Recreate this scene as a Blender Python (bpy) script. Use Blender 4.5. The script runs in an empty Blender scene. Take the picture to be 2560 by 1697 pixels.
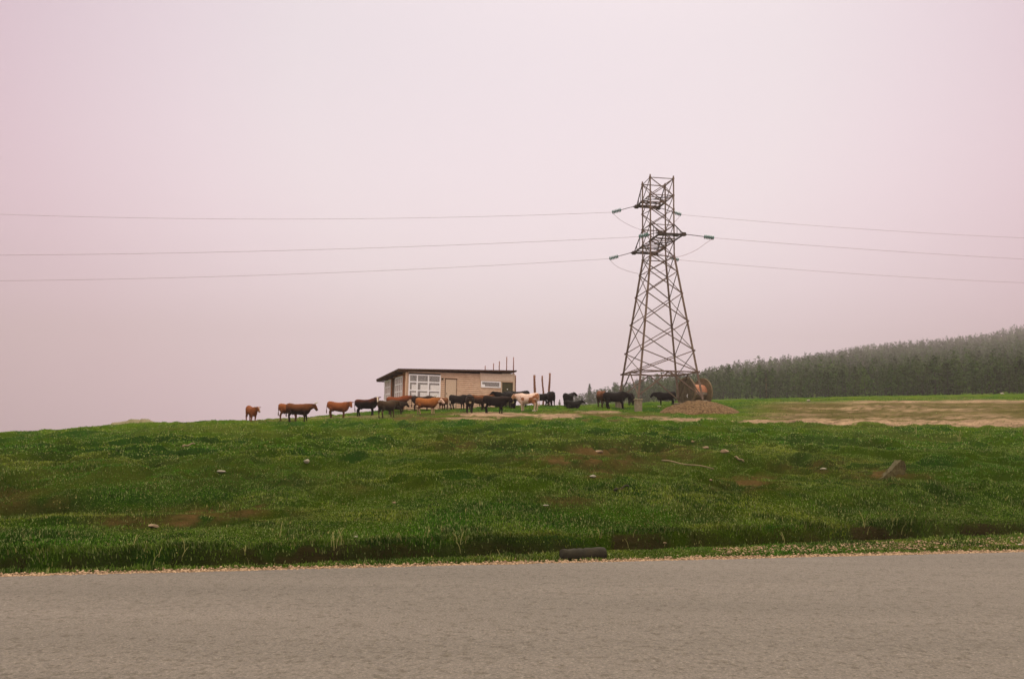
import bpy, bmesh, math, random
import numpy as np
from mathutils import Vector, Matrix
R = math.radians
random.seed(7); rng = np.random.default_rng(11)
SC = bpy.context.scene
COL = SC.collection

# ------------------------------------------------------------------ camera
F = 2000.0; CX, CY = 1280.0, 848.5
PITCH, ROLL = R(6.86), R(0.85)
EYE = Vector((0, 0, 1.6))
_f = Vector((0, math.cos(PITCH), math.sin(PITCH))); _u = Vector((0, -math.sin(PITCH), math.cos(PITCH))); _r = Vector((1, 0, 0))
UPV = _u*math.cos(ROLL) - _r*math.sin(ROLL); RTV = _r*math.cos(ROLL) + _u*math.sin(ROLL)
cam = bpy.data.cameras.new('camera'); camo = bpy.data.objects.new('camera', cam); COL.objects.link(camo)
cam.sensor_width = 36; cam.lens = 36*F/2560; cam.clip_start = .1; cam.clip_end = 6000
M = Matrix((RTV, UPV, -_f)).transposed().to_4x4(); M.translation = EYE
camo.matrix_world = M; SC.camera = camo

def ray(px, py): return RTV*((px-CX)/F) + UPV*((CY-py)/F) + _f
def at(px, py, d):
    r = ray(px, py); return EYE + r*(d/r.y)
def proj(p):
    v = Vector(p)-EYE; w = v.dot(_f); return CX+F*v.dot(RTV)/w, CY-F*v.dot(UPV)/w

# ------------------------------------------------------------------ light
SC.view_settings.view_transform = 'Standard'; SC.view_settings.look = 'None'
SC.view_settings.exposure = 0.10; SC.view_settings.gamma = 1.0
SUN_EL, SUN_ROT = R(52), R(12)
W = bpy.data.worlds.new('World'); SC.world = W; W.use_nodes = True
nt = W.node_tree; nt.nodes.clear()
def N(nt, typ, **kw):
    n = nt.nodes.new(typ)
    for k, v in kw.items(): setattr(n, k, v)
    return n
out = N(nt, 'ShaderNodeOutputWorld')
sky = N(nt, 'ShaderNodeTexSky', sky_type='NISHITA', sun_disc=False, sun_elevation=SUN_EL, sun_rotation=SUN_ROT)
sky.dust_density = 6; sky.air_density = 1.0
bg1 = N(nt, 'ShaderNodeBackground'); bg1.inputs[1].default_value = .10
nt.links.new(sky.outputs[0], bg1.inputs[0])
tc = N(nt, 'ShaderNodeTexCoord'); sep = N(nt, 'ShaderNodeSeparateXYZ'); nt.links.new(tc.outputs['Generated'], sep.inputs[0])
ramp = N(nt, 'ShaderNodeValToRGB'); nt.links.new(sep.outputs[2], ramp.inputs[0])   # cloud deck: brighter overhead
cr = ramp.color_ramp; cr.interpolation = 'EASE'
def rampset(cr, stops):
    while len(cr.elements) > 1: cr.elements.remove(cr.elements[-1])
    cr.elements[0].position = stops[0][0]; cr.elements[0].color = (*stops[0][1], 1)
    for p, c in stops[1:]:
        e = cr.elements.new(p); e.color = (*c, 1)
rampset(cr, [(0, (.535, .455, .485)), (.2, (.488, .428, .452)), (.50, (.402, .366, .392)), (.66, (.80, .79, .70)), (1, (1.5, 1.5, 1.25))])
# veiled sun: the cloud is brighter round the azimuth of the sun, dimmer and pinker toward the frame sides; brightened behind the camera to light front faces
dot = N(nt, 'ShaderNodeVectorMath', operation='DOT_PRODUCT'); nt.links.new(tc.outputs['Generated'], dot.inputs[0])
dot.inputs[1].default_value = Vector((.03, .90, .40)).normalized()
r2 = N(nt, 'ShaderNodeValToRGB'); nt.links.new(dot.outputs['Value'], r2.inputs[0])
rampset(r2.color_ramp, [(.0, (1.40, 1.28, 1.20)), (.45, (1.0, .92, .90)), (.72, (.66, .52, .58)), (.84, (.84, .71, .77)), (.92, (.97, .91, .94)), (.96, (1.01, 1, 1)), (1, (1.03, 1.02, 1.03))])
mul = N(nt, 'ShaderNodeMix', data_type='RGBA', blend_type='MULTIPLY'); mul.inputs[0].default_value = 1
nt.links.new(ramp.outputs[0], mul.inputs[6]); nt.links.new(r2.outputs[0], mul.inputs[7])
bg2 = N(nt, 'ShaderNodeBackground'); bg2.inputs[1].default_value = 2.0
nt.links.new(mul.outputs[2], bg2.inputs[0])
mx = N(nt, 'ShaderNodeMixShader'); mx.inputs[0].default_value = .93
nt.links.new(bg1.outputs[0], mx.inputs[1]); nt.links.new(bg2.outputs[0], mx.inputs[2]); nt.links.new(mx.outputs[0], out.inputs[0])
sl = bpy.data.lights.new('sun', 'SUN'); sl.energy = 1.1; sl.angle = R(18); sl.color = (1, .96, .86)
so = bpy.data.objects.new('sun', sl); COL.objects.link(so)
sd = Vector((math.sin(SUN_ROT)*math.cos(SUN_EL), math.cos(SUN_ROT)*math.cos(SUN_EL), math.sin(SUN_EL)))
so.rotation_euler = (-sd).to_track_quat('-Z', 'Y').to_euler(); so.location = (0, 0, 60)
SC.cycles.max_bounces = 8; SC.cycles.volume_bounces = 3; SC.cycles.transparent_max_bounces = 12

# ------------------------------------------------------------------ object helpers
def tag(o, label=None, cat=None, group=None, kind=None):
    if label: o['label'] = label
    if cat: o['category'] = cat
    if group: o['group'] = group
    if kind: o['kind'] = kind
    return o
def empty(name, loc, rz=0):
    o = bpy.data.objects.new(name, None); COL.objects.link(o); o.location = loc; o.rotation_euler = (0, 0, rz)
    o.empty_display_size = .2; return o
def link(name, me, m, parent=None):
    o = bpy.data.objects.new(name, me); COL.objects.link(o)
    if m is not None and len(me.materials) == 0: me.materials.append(m)
    if parent is not None: o.parent = parent
    return o
def bmo(name, bm, m, parent=None, smooth=False):
    bmesh.ops.recalc_face_normals(bm, faces=bm.faces)
    me = bpy.data.meshes.new(name); bm.to_mesh(me); bm.free()
    if smooth: me.polygons.foreach_set('use_smooth', [True]*len(me.polygons))
    return link(name, me, m, parent)
def npmesh(name, V, Fc, col=None, smooth=False):
    """V (n,3), Fc (m,k) arrays -> mesh, with an optional per point colour"""
    V = np.asarray(V, dtype=np.float32); Fc = np.asarray(Fc, dtype=np.int32)
    me = bpy.data.meshes.new(name); k = Fc.shape[1]
    me.vertices.add(len(V)); me.vertices.foreach_set('co', V.ravel())
    me.loops.add(Fc.size); me.loops.foreach_set('vertex_index', Fc.ravel())
    me.polygons.add(len(Fc)); me.polygons.foreach_set('loop_start', np.arange(0, Fc.size, k, dtype=np.int32))
    me.update(calc_edges=True)
    if smooth: me.polygons.foreach_set('use_smooth', np.ones(len(Fc), dtype=bool))
    if col is not None:
        a = me.color_attributes.new('Col', 'FLOAT_COLOR', 'POINT')
        c = np.ones((len(V), 4), dtype=np.float32); c[:, :3] = col; a.data.foreach_set('color', c.ravel())
    return me
def bm_box(bm, lo, hi, mat=None):
    c = [(lo[0] if i & 1 == 0 else hi[0], lo[1] if i & 2 == 0 else hi[1], lo[2] if i & 4 == 0 else hi[2]) for i in range(8)]
    if mat is not None: c = [mat @ Vector(p) for p in c]
    v = [bm.verts.new(p) for p in c]
    for f in ((0, 2, 3, 1), (4, 5, 7, 6), (0, 1, 5, 4), (2, 6, 7, 3), (0, 4, 6, 2), (1, 3, 7, 5)): bm.faces.new([v[i] for i in f])
def frame_of(a, b):
    d = (b-a).normalized(); up = Vector((0, 0, 1)) if abs(d.z) < .95 else Vector((0, 1, 0))
    s = d.cross(up).normalized(); return d, s, s.cross(d)
def bm_bar(bm, a, b, w, h=None):
    """L shaped steel angle between two points"""
    a, b = Vector(a), Vector(b); h = h or w; d, s, u = frame_of(a, b); t = w*.22
    prof = [(-w/2, -h/2), (w/2, -h/2), (w/2, -h/2+t), (-w/2+t, -h/2+t), (-w/2+t, h/2), (-w/2, h/2)]
    A = [bm.verts.new(a+s*x+u*y) for x, y in prof]; B = [bm.verts.new(b+s*x+u*y) for x, y in prof]; n = len(prof)
    for i in range(n): bm.faces.new((A[i], A[(i+1) % n], B[(i+1) % n], B[i]))
    bm.faces.new(A[::-1]); bm.faces.new(B)
def bm_tube(bm, pts, rad, n=8, cap=True):
    pts = [Vector(p) for p in pts]; rad = rad if hasattr(rad, '__len__') else [rad]*len(pts); rings = []
    for i, p in enumerate(pts):
        d, s, u = frame_of(pts[max(i-1, 0)], pts[min(i+1, len(pts)-1)])
        rings.append([bm.verts.new(p+(s*math.cos(2*math.pi*k/n)+u*math.sin(2*math.pi*k/n))*rad[i]) for k in range(n)])
    for i in range(len(rings)-1):
        for k in range(n): bm.faces.new((rings[i][k], rings[i][(k+1) % n], rings[i+1][(k+1) % n], rings[i+1][k]))
    if cap: bm.faces.new(rings[0][::-1]); bm.faces.new(rings[-1])

# ------------------------------------------------------------------ materials
def mat(name, base, rough=.85, noise=None, bump=None, attr=False, metal=0, spec=.3):
    """base colour, optional noise = (scale, colour2, contrast) and bump = (scale, strength, distance)"""
    m = bpy.data.materials.new(name); m.use_nodes = True; nt = m.node_tree; p = nt.nodes['Principled BSDF']
    p.inputs['Roughness'].default_value = rough; p.inputs['Metallic'].default_value = metal
    p.inputs['Specular IOR Level'].default_value = spec
    g = N(nt, 'ShaderNodeTexCoord'); src = None
    if attr:
        a = N(nt, 'ShaderNodeVertexColor', layer_name='Col'); src = a.outputs[0]
    if noise:
        t = N(nt, 'ShaderNodeTexNoise'); t.inputs['Scale'].default_value = noise[0]; t.inputs['Detail'].default_value = 6
        t.inputs['Roughness'].default_value = .65
        nt.links.new(g.outputs['Object'], t.inputs['Vector'])
        r = N(nt, 'ShaderNodeValToRGB'); nt.links.new(t.outputs['Fac'], r.inputs[0]); c = noise[2]
        if attr:
            rampset(r.color_ramp, [(.5-c, (noise[1],)*3 if not hasattr(noise[1], '__len__') else noise[1]), (.5+c, (1, 1, 1))])
            x = N(nt, 'ShaderNodeMix', data_type='RGBA', blend_type='MULTIPLY'); x.inputs[0].default_value = 1
            nt.links.new(src, x.inputs[6]); nt.links.new(r.outputs[0], x.inputs[7]); src = x.outputs[2]
        else:
            rampset(r.color_ramp, [(.5-c, base), (.5+c, noise[1])]); src = r.outputs[0]
    if src is not None: nt.links.new(src, p.inputs['Base Color'])
    else: p.inputs['Base Color'].default_value = (*base, 1)
    if bump:
        t = N(nt, 'ShaderNodeTexNoise'); t.inputs['Scale'].default_value = bump[0]; t.inputs['Detail'].default_value = 8
        t.inputs['Roughness'].default_value = .7
        nt.links.new(g.outputs['Object'], t.inputs['Vector'])
        b = N(nt, 'ShaderNodeBump'); b.inputs['Strength'].default_value = bump[1]; b.inputs['Distance'].default_value = bump[2]
        nt.links.new(t.outputs['Fac'], b.inputs['Height']); nt.links.new(b.outputs[0], p.inputs['Normal'])
    return m
MT = {}
MT['ground'] = mat('turf_and_soil', (1, 1, 1), .95, (9, (.55, .58, .5), .22), (22, .9, .08), attr=True, spec=0)
MT['grass'] = mat('grass_blade', (1, 1, 1), .8, attr=True, spec=0)
MT['hide'] = mat('hide', (1, 1, 1), .75, (5, (.7, .62, .6), .2), (30, .3, .01), attr=True, spec=.08)
MT['horn'] = mat('horn', (.55, .5, .4), .5)
MT['steel'] = mat('weathered_steel', (.095, .058, .040), .75, (3, (.16, .115, .085), .15), spec=.2)
MT['steel_dark'] = mat('steel_dark', (.045, .03, .022), .8)
MT['glassins'] = mat('green_glass', (.05, .15, .12), .2, spec=.7)
MT['wire'] = mat('conductor', (.30, .19, .21), .6)
MT['concrete'] = mat('old_concrete', (.26, .215, .145), .9, (6, (.13, .10, .06), .2), (20, .5, .02))
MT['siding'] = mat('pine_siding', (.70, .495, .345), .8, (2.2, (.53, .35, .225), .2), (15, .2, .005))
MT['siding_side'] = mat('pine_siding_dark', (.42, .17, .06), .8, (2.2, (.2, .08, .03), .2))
MT['ply'] = mat('plywood', (.66, .51, .40), .85, (9, (.52, .37, .27), .2))
MT['board'] = mat('particle_board', (.64, .48, .36), .85, (12, (.46, .33, .22), .2))
MT['white'] = mat('white_frame', (.88, .84, .84), .6, (8, (.80, .76, .75), .2))
MT['reflection_sheet'] = mat('pane_reflection', (.88, .86, .87), .7, (2, (.75, .70, .71), .2))  # painted colour of the bright reflections in the front window
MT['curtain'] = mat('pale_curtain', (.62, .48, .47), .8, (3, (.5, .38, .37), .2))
MT['darkint'] = mat('room_lining', (.15, .125, .085), .9)
MT['roof'] = mat('roof_felt', (.035, .018, .011), .9, (4, (.06, .032, .018), .2), spec=.1)
MT['soffit'] = mat('soffit_board', (.11, .05, .02), .9, (4, (.05, .02, .007), .2))
MT['dark'] = mat('dark_opening', (.045, .04, .018), .9, (5, (.07, .06, .025), .2))
MT['post'] = mat('reddish_post', (.17, .065, .05), .9, (6, (.26, .12, .09), .2))
MT['bark'] = mat('bark_post', (.15, .062, .035), .95, (5, (.24, .12, .075), .2), (12, .8, .03))
MT['drum'] = mat('weathered_plank', (.10, .072, .035), .9, (5, (.19, .135, .07), .2), (9, .6, .02))
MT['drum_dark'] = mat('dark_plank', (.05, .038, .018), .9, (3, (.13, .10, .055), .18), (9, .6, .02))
MT['brick'] = mat('orange_board', (.50, .22, .12), .85, (6, (.30, .12, .06), .2))
MT['grayboard'] = mat('gray_board', (.30, .26, .20), .9, (8, (.2, .15, .1), .2))
MT['gravel'] = mat('mound_gravel', (.25, .155, .075), .95, (6.5, (.075, .043, .018), .12), (6, 1, .25), spec=.1)
MT['stone'] = mat('stone', (.27, .19, .115), .9, (5, (.16, .11, .06), .2), (9, .6, .03))
MT['stone_pale'] = mat('stone_pale', (.36, .33, .25), .9, (5, (.24, .21, .15), .2))
MT['slab'] = mat('mossy_rubble', (.10, .085, .032), .95, (11, (.07, .055, .02), .16), (9, 1, .06))
MT['log'] = mat('mossy_log', (.032, .026, .013), .95, (6, (.012, .010, .005), .2), (14, .8, .02))
MT['pine'] = mat('pine_foliage', (1, 1, 1), .9, attr=True, spec=.1)

# ------------------------------------------------------------------ terrain
def vnoise(x, y, seed=0):
    x = np.asarray(x, dtype=np.float64); y = np.asarray(y, dtype=np.float64)
    xi = np.floor(x).astype(np.int64); yi = np.floor(y).astype(np.int64); xf = x-xi; yf = y-yi
    xf = xf*xf*(3-2*xf); yf = yf*yf*(3-2*yf)
    def h(a, b):
        n = (a*374761393 + b*668265263 + seed*974634777) & 0x7fffffff
        n = ((n ^ (n >> 13))*1274126177) & 0x7fffffff; n = n ^ (n >> 16); return (n & 0xffff)/65535.0
    return (h(xi, yi)*(1-xf)+h(xi+1, yi)*xf)*(1-yf) + (h(xi, yi+1)*(1-xf)+h(xi+1, yi+1)*xf)*yf
def fbm(x, y, seed=0, o=4, g=.5):
    s = 0; a = 1; t = 0
    for i in range(o): s = s+a*vnoise(x*2**i, y*2**i, seed+i*17); t += a; a *= g
    return s/t-.5
def sst(a, b, x):
    t = np.clip((x-a)/(b-a), 0, 1); return t*t*(3-2*t)

COLS = [-700, 0, 320, 640, 960, 1280, 1440, 1600, 1760, 2000, 2240, 2560, 3300]
ROWPY = {45: [1103, 1090, 1071, 1064, 1058, 1056, 1056, 1057, 1058, 1061, 1066, 1073, 1085],
         50: [1104, 1089, 1066, 1058, 1054, 1053, 1053, 1054, 1054, 1055, 1057, 1060, 1064],
         60: [1108, 1092, 1063, 1051, 1040, 1032, 1033, 1037, 1039, 1037, 1035, 1033, 1034],
         66: [1112, 1096, 1065, 1055, 1032, 1021, 1022, 1025, 1025, 1024, 1023, 1021, 1022],
         70: [1114, 1099, 1068, 1058, 1027, 1018, 1019, 1018, 1016, 1014, 1012, 1011, 1012],
         85: [1125, 1108, 1082, 1072, 1036, 1015, 1015, 1010, 1006, 1001, 998, 996, 996],
         110: [1150, 1130, 1100, 1085, 1048, 1024, 1017, 1008, 1003, 996, 991, 987, 988]}
ROWZ = {150: [-6, -4, -2, -.5, 2.5, 5, 7, 8, 8.5, 9.3, 10, 10.8, 12]}
# the wooded hill: for each column (front distance, ridge distance, slope of the sight line to the tree tops there and at the ridge)
HILL = {1440: (385, 450, .052, .056), 1600: (300, 520, .064, .0725), 1760: (245, 700, .074, .086), 2000: (200, 820, .083, .1075), 2240: (172, 900, .088, .1245), 2560: (150, 1000, .097, .146), 3300: (130, 1100, .12, .19)}
for d in (200, 250, 300, 400, 500, 600, 700, 850, 1000, 1200, 1700):
    row = [max(-16, q) for q in (-8-d*.01, -6-d*.012, -4-d*.014, -1-d*.016)]+[max(-16, 2.5-(d-150)*.03), max(-14, 5-(max(d, 350)-350)*.03)]
    for c in COLS[6:]:
        d0, dr, s0, s1 = HILL[c]; th = 6.5+2.5*min(1, max(0, d-d0)/200)
        def zf(q): return 1.6+(s0+(s1-s0)*min(1, math.log(max(q, d0)/d0)/math.log(dr/d0)))*q-(6.5+2.5*min(1, max(0, q-d0)/200))
        if d < d0: zb_ = ROWZ[150][COLS.index(c)]; z = zb_+(zf(d0)-zb_)*(d-150)/max(1, d0-150)
        elif d <= dr: z = zf(d)
        else: z = zf(dr)-.10*(d-dr)
        row.append(z)
    ROWZ[d] = row
CA = np.array([(at(c, 1060, 60)).x/60 for c in COLS])
ZD = [12]; ZT = [[.2]*len(COLS)]
for d in sorted(ROWPY): ZD.append(d); ZT.append([at(c, p, d).z for c, p in zip(COLS, ROWPY[d])])
for d in sorted(ROWZ): ZD.append(d); ZT.append(ROWZ[d])
ZD = np.array(ZD, float); ZT = np.array(ZT, float)
def far_h(x, y):
    d = np.clip(y, 12, 1700); a = np.clip(x/d, CA[0], CA[-1])
    a = np.where(y < 12, np.clip(x/12, CA[0], CA[-1]), a)
    j = np.clip(np.searchsorted(CA, a)-1, 0, len(CA)-2); u = (a-CA[j])/(CA[j+1]-CA[j]); u = np.clip(u, 0, 1)
    i = np.clip(np.searchsorted(ZD, d)-1, 0, len(ZD)-2)
    def cub(i_):   # value at row i_, smooth across the columns
        p0 = ZT[i_, np.maximum(j-1, 0)]; p1 = ZT[i_, j]; p2 = ZT[i_, j+1]; p3 = ZT[i_, np.minimum(j+2, len(CA)-1)]
        return p1+.5*u*(p2-p0+u*(2*p0-5*p1+4*p2-p3+u*(3*(p1-p2)+p3-p0)))
    im = np.maximum(i-1, 0); ip = np.minimum(i+2, len(ZD)-1)
    z0, z1, z2, z3 = cub(im), cub(i), cub(i+1), cub(ip)
    t0, t1, t2, t3 = ZD[im], ZD[i], ZD[i+1], ZD[ip]
    m1 = np.where(i > 0, .5*((z2-z1)/(t2-t1)+(z1-z0)/np.maximum(t1-t0, 1e-6)), (z2-z1)/(t2-t1))
    m2 = np.where(i+2 < len(ZD), .5*((z2-z1)/(t2-t1)+(z3-z2)/np.maximum(t3-t2, 1e-6)), (z2-z1)/(t2-t1))
    h = t2-t1; s = (d-t1)/h
    return (2*s**3-3*s**2+1)*z1+(s**3-2*s**2+s)*h*m1+(-2*s**3+3*s**2)*z2+(s**3-s**2)*h*m2
SL = .245; Y0 = 10.32; CN = 1/math.hypot(1, SL)
def road_v(x, y): return (y-Y0-SL*x)*CN
def verge_w(x):
    return np.clip(.80+.135*x, .38, 2.6) + .22*fbm(x*.7, x*0+3, 5, 3) + .10*fbm(x*3.1, x*0+7, 6, 2)
def height(x, y):
    x = np.asarray(x, float); y = np.asarray(y, float)
    v = road_v(x, y); vw = verge_w(x); k = v-vw
    far = far_h(x, y)
    amp = sst(13, 18, y)*(1-.55*sst(40, 60, y))
    far = far + amp*(.34*fbm(x*.22, y*.16, 1, 3) + .24*fbm(x*.8, y*.6, 2, 3) + .13*fbm(x*2.1, y*1.7, 12, 2)) + .035*fbm(x*4, y*4, 3, 2)*(1-sst(40, 90, y))
    tus = sst(.04, .20, fbm(x*.85, y*.8, 14, 3)); hol = sst(.02, .28, fbm(x*.6+40, y*.7, 15, 3))
    far = far + amp*(.20*tus-.25*hol)
    far = far - .28*np.exp(-((x-6.5)/5)**2-((y-21)/2.8)**2) + .16*np.exp(-((x-5.5)/6)**2-((y-17)/1.4)**2)
    far = far + .20*np.exp(-((x+9)/3.0)**2-((y-17.5)/1.5)**2) - .22*np.exp(-((x+6.5)/4.0)**2-((y-14.6)/1.2)**2)
    for xc, yc, w, a_ in ((-4.95, 12.9, .9, .16), (-4.3, 13.7, .7, .20), (-6.6, 12.3, 1.1, .12), (2.8, 27.5, 2.2, .22), (1.6, 24, 1.8, .18), (5.7, 19.2, 1.3, .2), (2.4, 17.3, .8, .10), (8.5, 22.5, 2.0, .2), (-9.5, 14.6, 1.8, .22), (-1.5, 20, 1.2, .12), (4.6, 24.5, 1.5, .15)):
        yy_ = y-yc-.25*np.sin(x*1.7+xc)-.3*fbm(x*1.5, x*0+xc, 16, 2); far = far+a_*(sst(-.16, .16, yy_)-.55)*np.exp(-((x-xc)/w)**2)*np.exp(-(yy_/1.3)**2)
    lip = .17+.16*fbm(x*.9, x*0+1, 8, 3)
    bank = -.20*sst(0, .16, k) + (lip+.20)*sst(.26+.1*fbm(x*2, x*0+4, 13, 2), .52, k)
    near = -.015+.02*fbm(x*3, y*3, 9, 2)+np.where(k > 0, bank, 0)
    z = near + (far-near)*sst(.55, 3.0, k)
    z = np.where(v < .02, -.06, z)
    # low bank on the camera's own side of the road
    return np.where(v < -9.0, -.06+.05*sst(-9.0, -9.6, v), z)
def hgt(x, y): return float(height(np.array([x]), np.array([y]))[0])

def project_np(x, y, z):
    P = np.stack([x-EYE.x, y-EYE.y, z-EYE.z], -1)
    w = P@np.array(_f); w = np.maximum(w, .01)
    return CX+F*(P@np.array(RTV))/w, CY-F*(P@np.array(UPV))/w
def bl(px, py, cx, cy, rx, ry): return np.exp(-((px-cx)/rx)**2-((py-cy)/ry)**2)
def soil_mask(x, y, z):
    """bare or worn soil, tan track, brown grass: 3 masks 0..1 over the ground"""
    px, py = project_np(x, y, z); v = road_v(x, y); k = v-verge_w(x)
    n1 = fbm(x*.8, y*.8, 21, 4); n2 = fbm(x*2.3, y*2.3, 22, 3); nf = fbm(x*.16, y*.9, 23, 4)
    soil = sst(.03, .12, k)*(1-sst(.40, .56, k+.55*n2))*(.45+.55*sst(-.25, .15, fbm(x*.7, x*0+9, 17, 3)+.9*n2))                  # cut face of the ditch, bare soil and painted shade together
    for c in ((500, 1292, 75, 14), (455, 1308, 40, 10), (640, 1272, 40, 16), (1480, 1128, 70, 12), (1490, 1185, 40, 9), (1550, 1222, 34, 6), (1870, 1205, 55, 16), (330, 1310, 60, 10), (1430, 1150, 120, 14), (2200, 1185, 90, 12)):
        soil = np.maximum(soil, bl(px, py, *c)*sst(-.16, .14, n2+.03)*(y > 12))
    brown = np.zeros_like(soil)
    for c in ((1500, 1150, 190, 36), (1340, 1150, 90, 24), (1130, 1110, 90, 22), (1880, 1215, 110, 26), (560, 1285, 200, 26), (1700, 1135, 120, 25), (2060, 1165, 140, 26), (2240, 1200, 130, 22), (330, 1300, 110, 24), (900, 1215, 120, 20), (1420, 1250, 100, 20), (60, 1250, 110, 40)):
        brown = np.maximum(brown, 1.15*bl(px, py, *c)*sst(-.25, .05, n1))
    tan = np.zeros_like(soil); far = sst(44, 48, y)
    lay = sst(-.10, .10, nf+.02)
    stre = sst(-.10, .12, fbm(x*.22+.12*y, y*.55+.8*fbm(x*.1, y*.2, 33, 2), 31, 4))
    # worn band behind the crest, x from the black cows to beyond the right of the picture
    for c, s in (((1230, 1035, 95, 6), 1), ((1395, 1040, 75, 6), 1), ((1500, 1030, 60, 3.5), .8), ((1180, 1046, 70, 3), .8), ((1700, 1049, 130, 5), .9), ((1620, 1043, 60, 3), .6)):
        tan = np.maximum(tan, s*sst(.30, .62, bl(px, py, *c)+.9*n2+.5*nf)*far)
    band = sst(1800, 1960, px)*sst(45.5, 47, y)*(1-sst(64, 74, y+8*nf))
    lowb = sst(1740, 1860, px)*sst(45.3, 46.2, y)*(1-sst(50, 53, y+6*nf-(px-1900)/250))
    tan = np.maximum(tan, lowb*.95*sst(-.42, -.1, n2+.1*n1)); tan = np.maximum(tan, band*(.04+.85*stre)*sst(-.22, .10, n2+.03)*(1-.5*bl(0, y, 0, 61, 1, 4)))
    upb = sst(2000, 2200, px)*bl(0, y, 0, 76, 1, 3.2); tan = np.maximum(tan, upb)
    tan = np.maximum(tan, .5*bl(px, py, 2000, 1006, 90, 2.5)*(y > 70)); 
    tan = np.maximum(tan, sst(640, 760, px)*(1-sst(900, 1000, px))*.45*bl(0, y, 0, 59.5, 1, 2.5))
    soil = np.maximum(soil, .8*bl(px, py, 1050, 1048, 160, 3.5)*(y > 45)*sst(-.2, .1, n1))
    soil = np.maximum(soil, .55*bl(px, py, 700, 1052, 90, 2.2)*(y > 45)); 
    brown = np.maximum(brown, sst(45, 48, y)*(1-sst(60, 66, y))*sst(930, 1010, px)*(1-sst(1750, 1850, px))*sst(-.1, .12, nf))
    brown = np.maximum(brown, sst(1800, 2000, px)*sst(46, 48, y)*(1-sst(72, 76, y))*.9)
    gv = (1-sst(.16, .34, v+.22*n2+.10*fbm(x*9, y*9, 4, 2)))*(v > -.3)                         # gravel shoulder
    rt = sst(3.5, 8.5, x)*bl(0, v, 0, verge_w(x)*.55, 1, .20)*sst(-.08, .12, n2+.02+.25*fbm(x*.5, x*0, 18, 2))           # tan wheel line on the right verge
    edge = np.maximum(gv, rt*.9)
    return soil, brown, np.clip(tan, 0, 1), np.clip(edge, 0, 1)
def mixc(a, b, t): return a*(1-t[..., None])+np.array(b)*t[..., None]
def ground_col(x, y, z):
    soil, brown, tan, edge = soil_mask(x, y, z)
    n = fbm(x*.35, y*.5, 41, 4); n2 = fbm(x*3, y*3, 42, 3); n3 = fbm(x*.12, y*.15, 43, 3)
    c = np.zeros(x.shape+(3,))+np.array((.056, .098, .006))
    c = mixc(c, (.028, .070, .009), sst(-.05, .15, n)); c = mixc(c, (.105, .118, .024), sst(.0, .2, n3)*.55)
    hol = sst(.02, .28, fbm(x*.6+40, y*.7, 15, 3)); c = mixc(c, (.030, .040, .008), hol*.6)  # hollows darkened: their shade is put into the turf colour
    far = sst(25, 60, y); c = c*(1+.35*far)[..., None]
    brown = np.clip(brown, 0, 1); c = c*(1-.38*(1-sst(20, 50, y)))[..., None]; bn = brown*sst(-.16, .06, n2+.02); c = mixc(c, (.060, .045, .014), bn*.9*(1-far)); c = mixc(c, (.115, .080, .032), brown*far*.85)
    cut = sst(-.2, .1, road_v(x, y)-verge_w(x))*(1-sst(.7, 1.0, road_v(x, y)-verge_w(x))); c = mixc(c, (.13, .075, .030), soil*.95*(1-cut)); c = mixc(c, (.034, .024, .011), soil*.9*cut); c = mixc(c, (.40, .265, .175), tan); c = mixc(c, (.36, .225, .13), edge)  # cut face soil darkened further, shade under the hanging grass put into its colour
    c = c*(1+.5*n2+tan*(1.3*fbm(x*.5, y*3.2, 44, 3)-.1))[..., None]
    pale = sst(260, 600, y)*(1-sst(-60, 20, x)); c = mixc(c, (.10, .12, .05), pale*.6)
    return c, soil, brown, tan, edge

rows = list(np.arange(-60, -2, 3.0))+list(np.arange(-2, 9.4, .6))+list(np.arange(9.5, 13.2, .045))
r = rows[-1]; st = .045
while r < 1700:
    st = min(st*1.012, .16) if r < 45 else (min(st*1.02, .45) if r < 100 else st*1.025)
    r += st; rows.append(r)
rows = np.array(rows); NC = 620
t = np.linspace(-1, 1, NC); t = t*(.80+.20*np.abs(t)) ; te = t*(1+3.2*np.abs(t)**9)
RR, TT = np.meshgrid(rows, te, indexing='ij')
GX = TT*np.maximum(RR*.74, 9.6)
GY = RR + SL*GX*(1-sst(20, 60, RR))
GZ = height(GX, GY)
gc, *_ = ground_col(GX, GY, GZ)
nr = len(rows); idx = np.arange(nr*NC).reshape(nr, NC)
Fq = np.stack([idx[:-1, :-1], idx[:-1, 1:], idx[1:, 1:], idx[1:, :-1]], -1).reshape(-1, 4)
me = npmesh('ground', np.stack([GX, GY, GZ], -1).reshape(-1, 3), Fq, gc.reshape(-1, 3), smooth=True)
tag(link('ground', me, MT['ground']), kind='structure')

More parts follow.
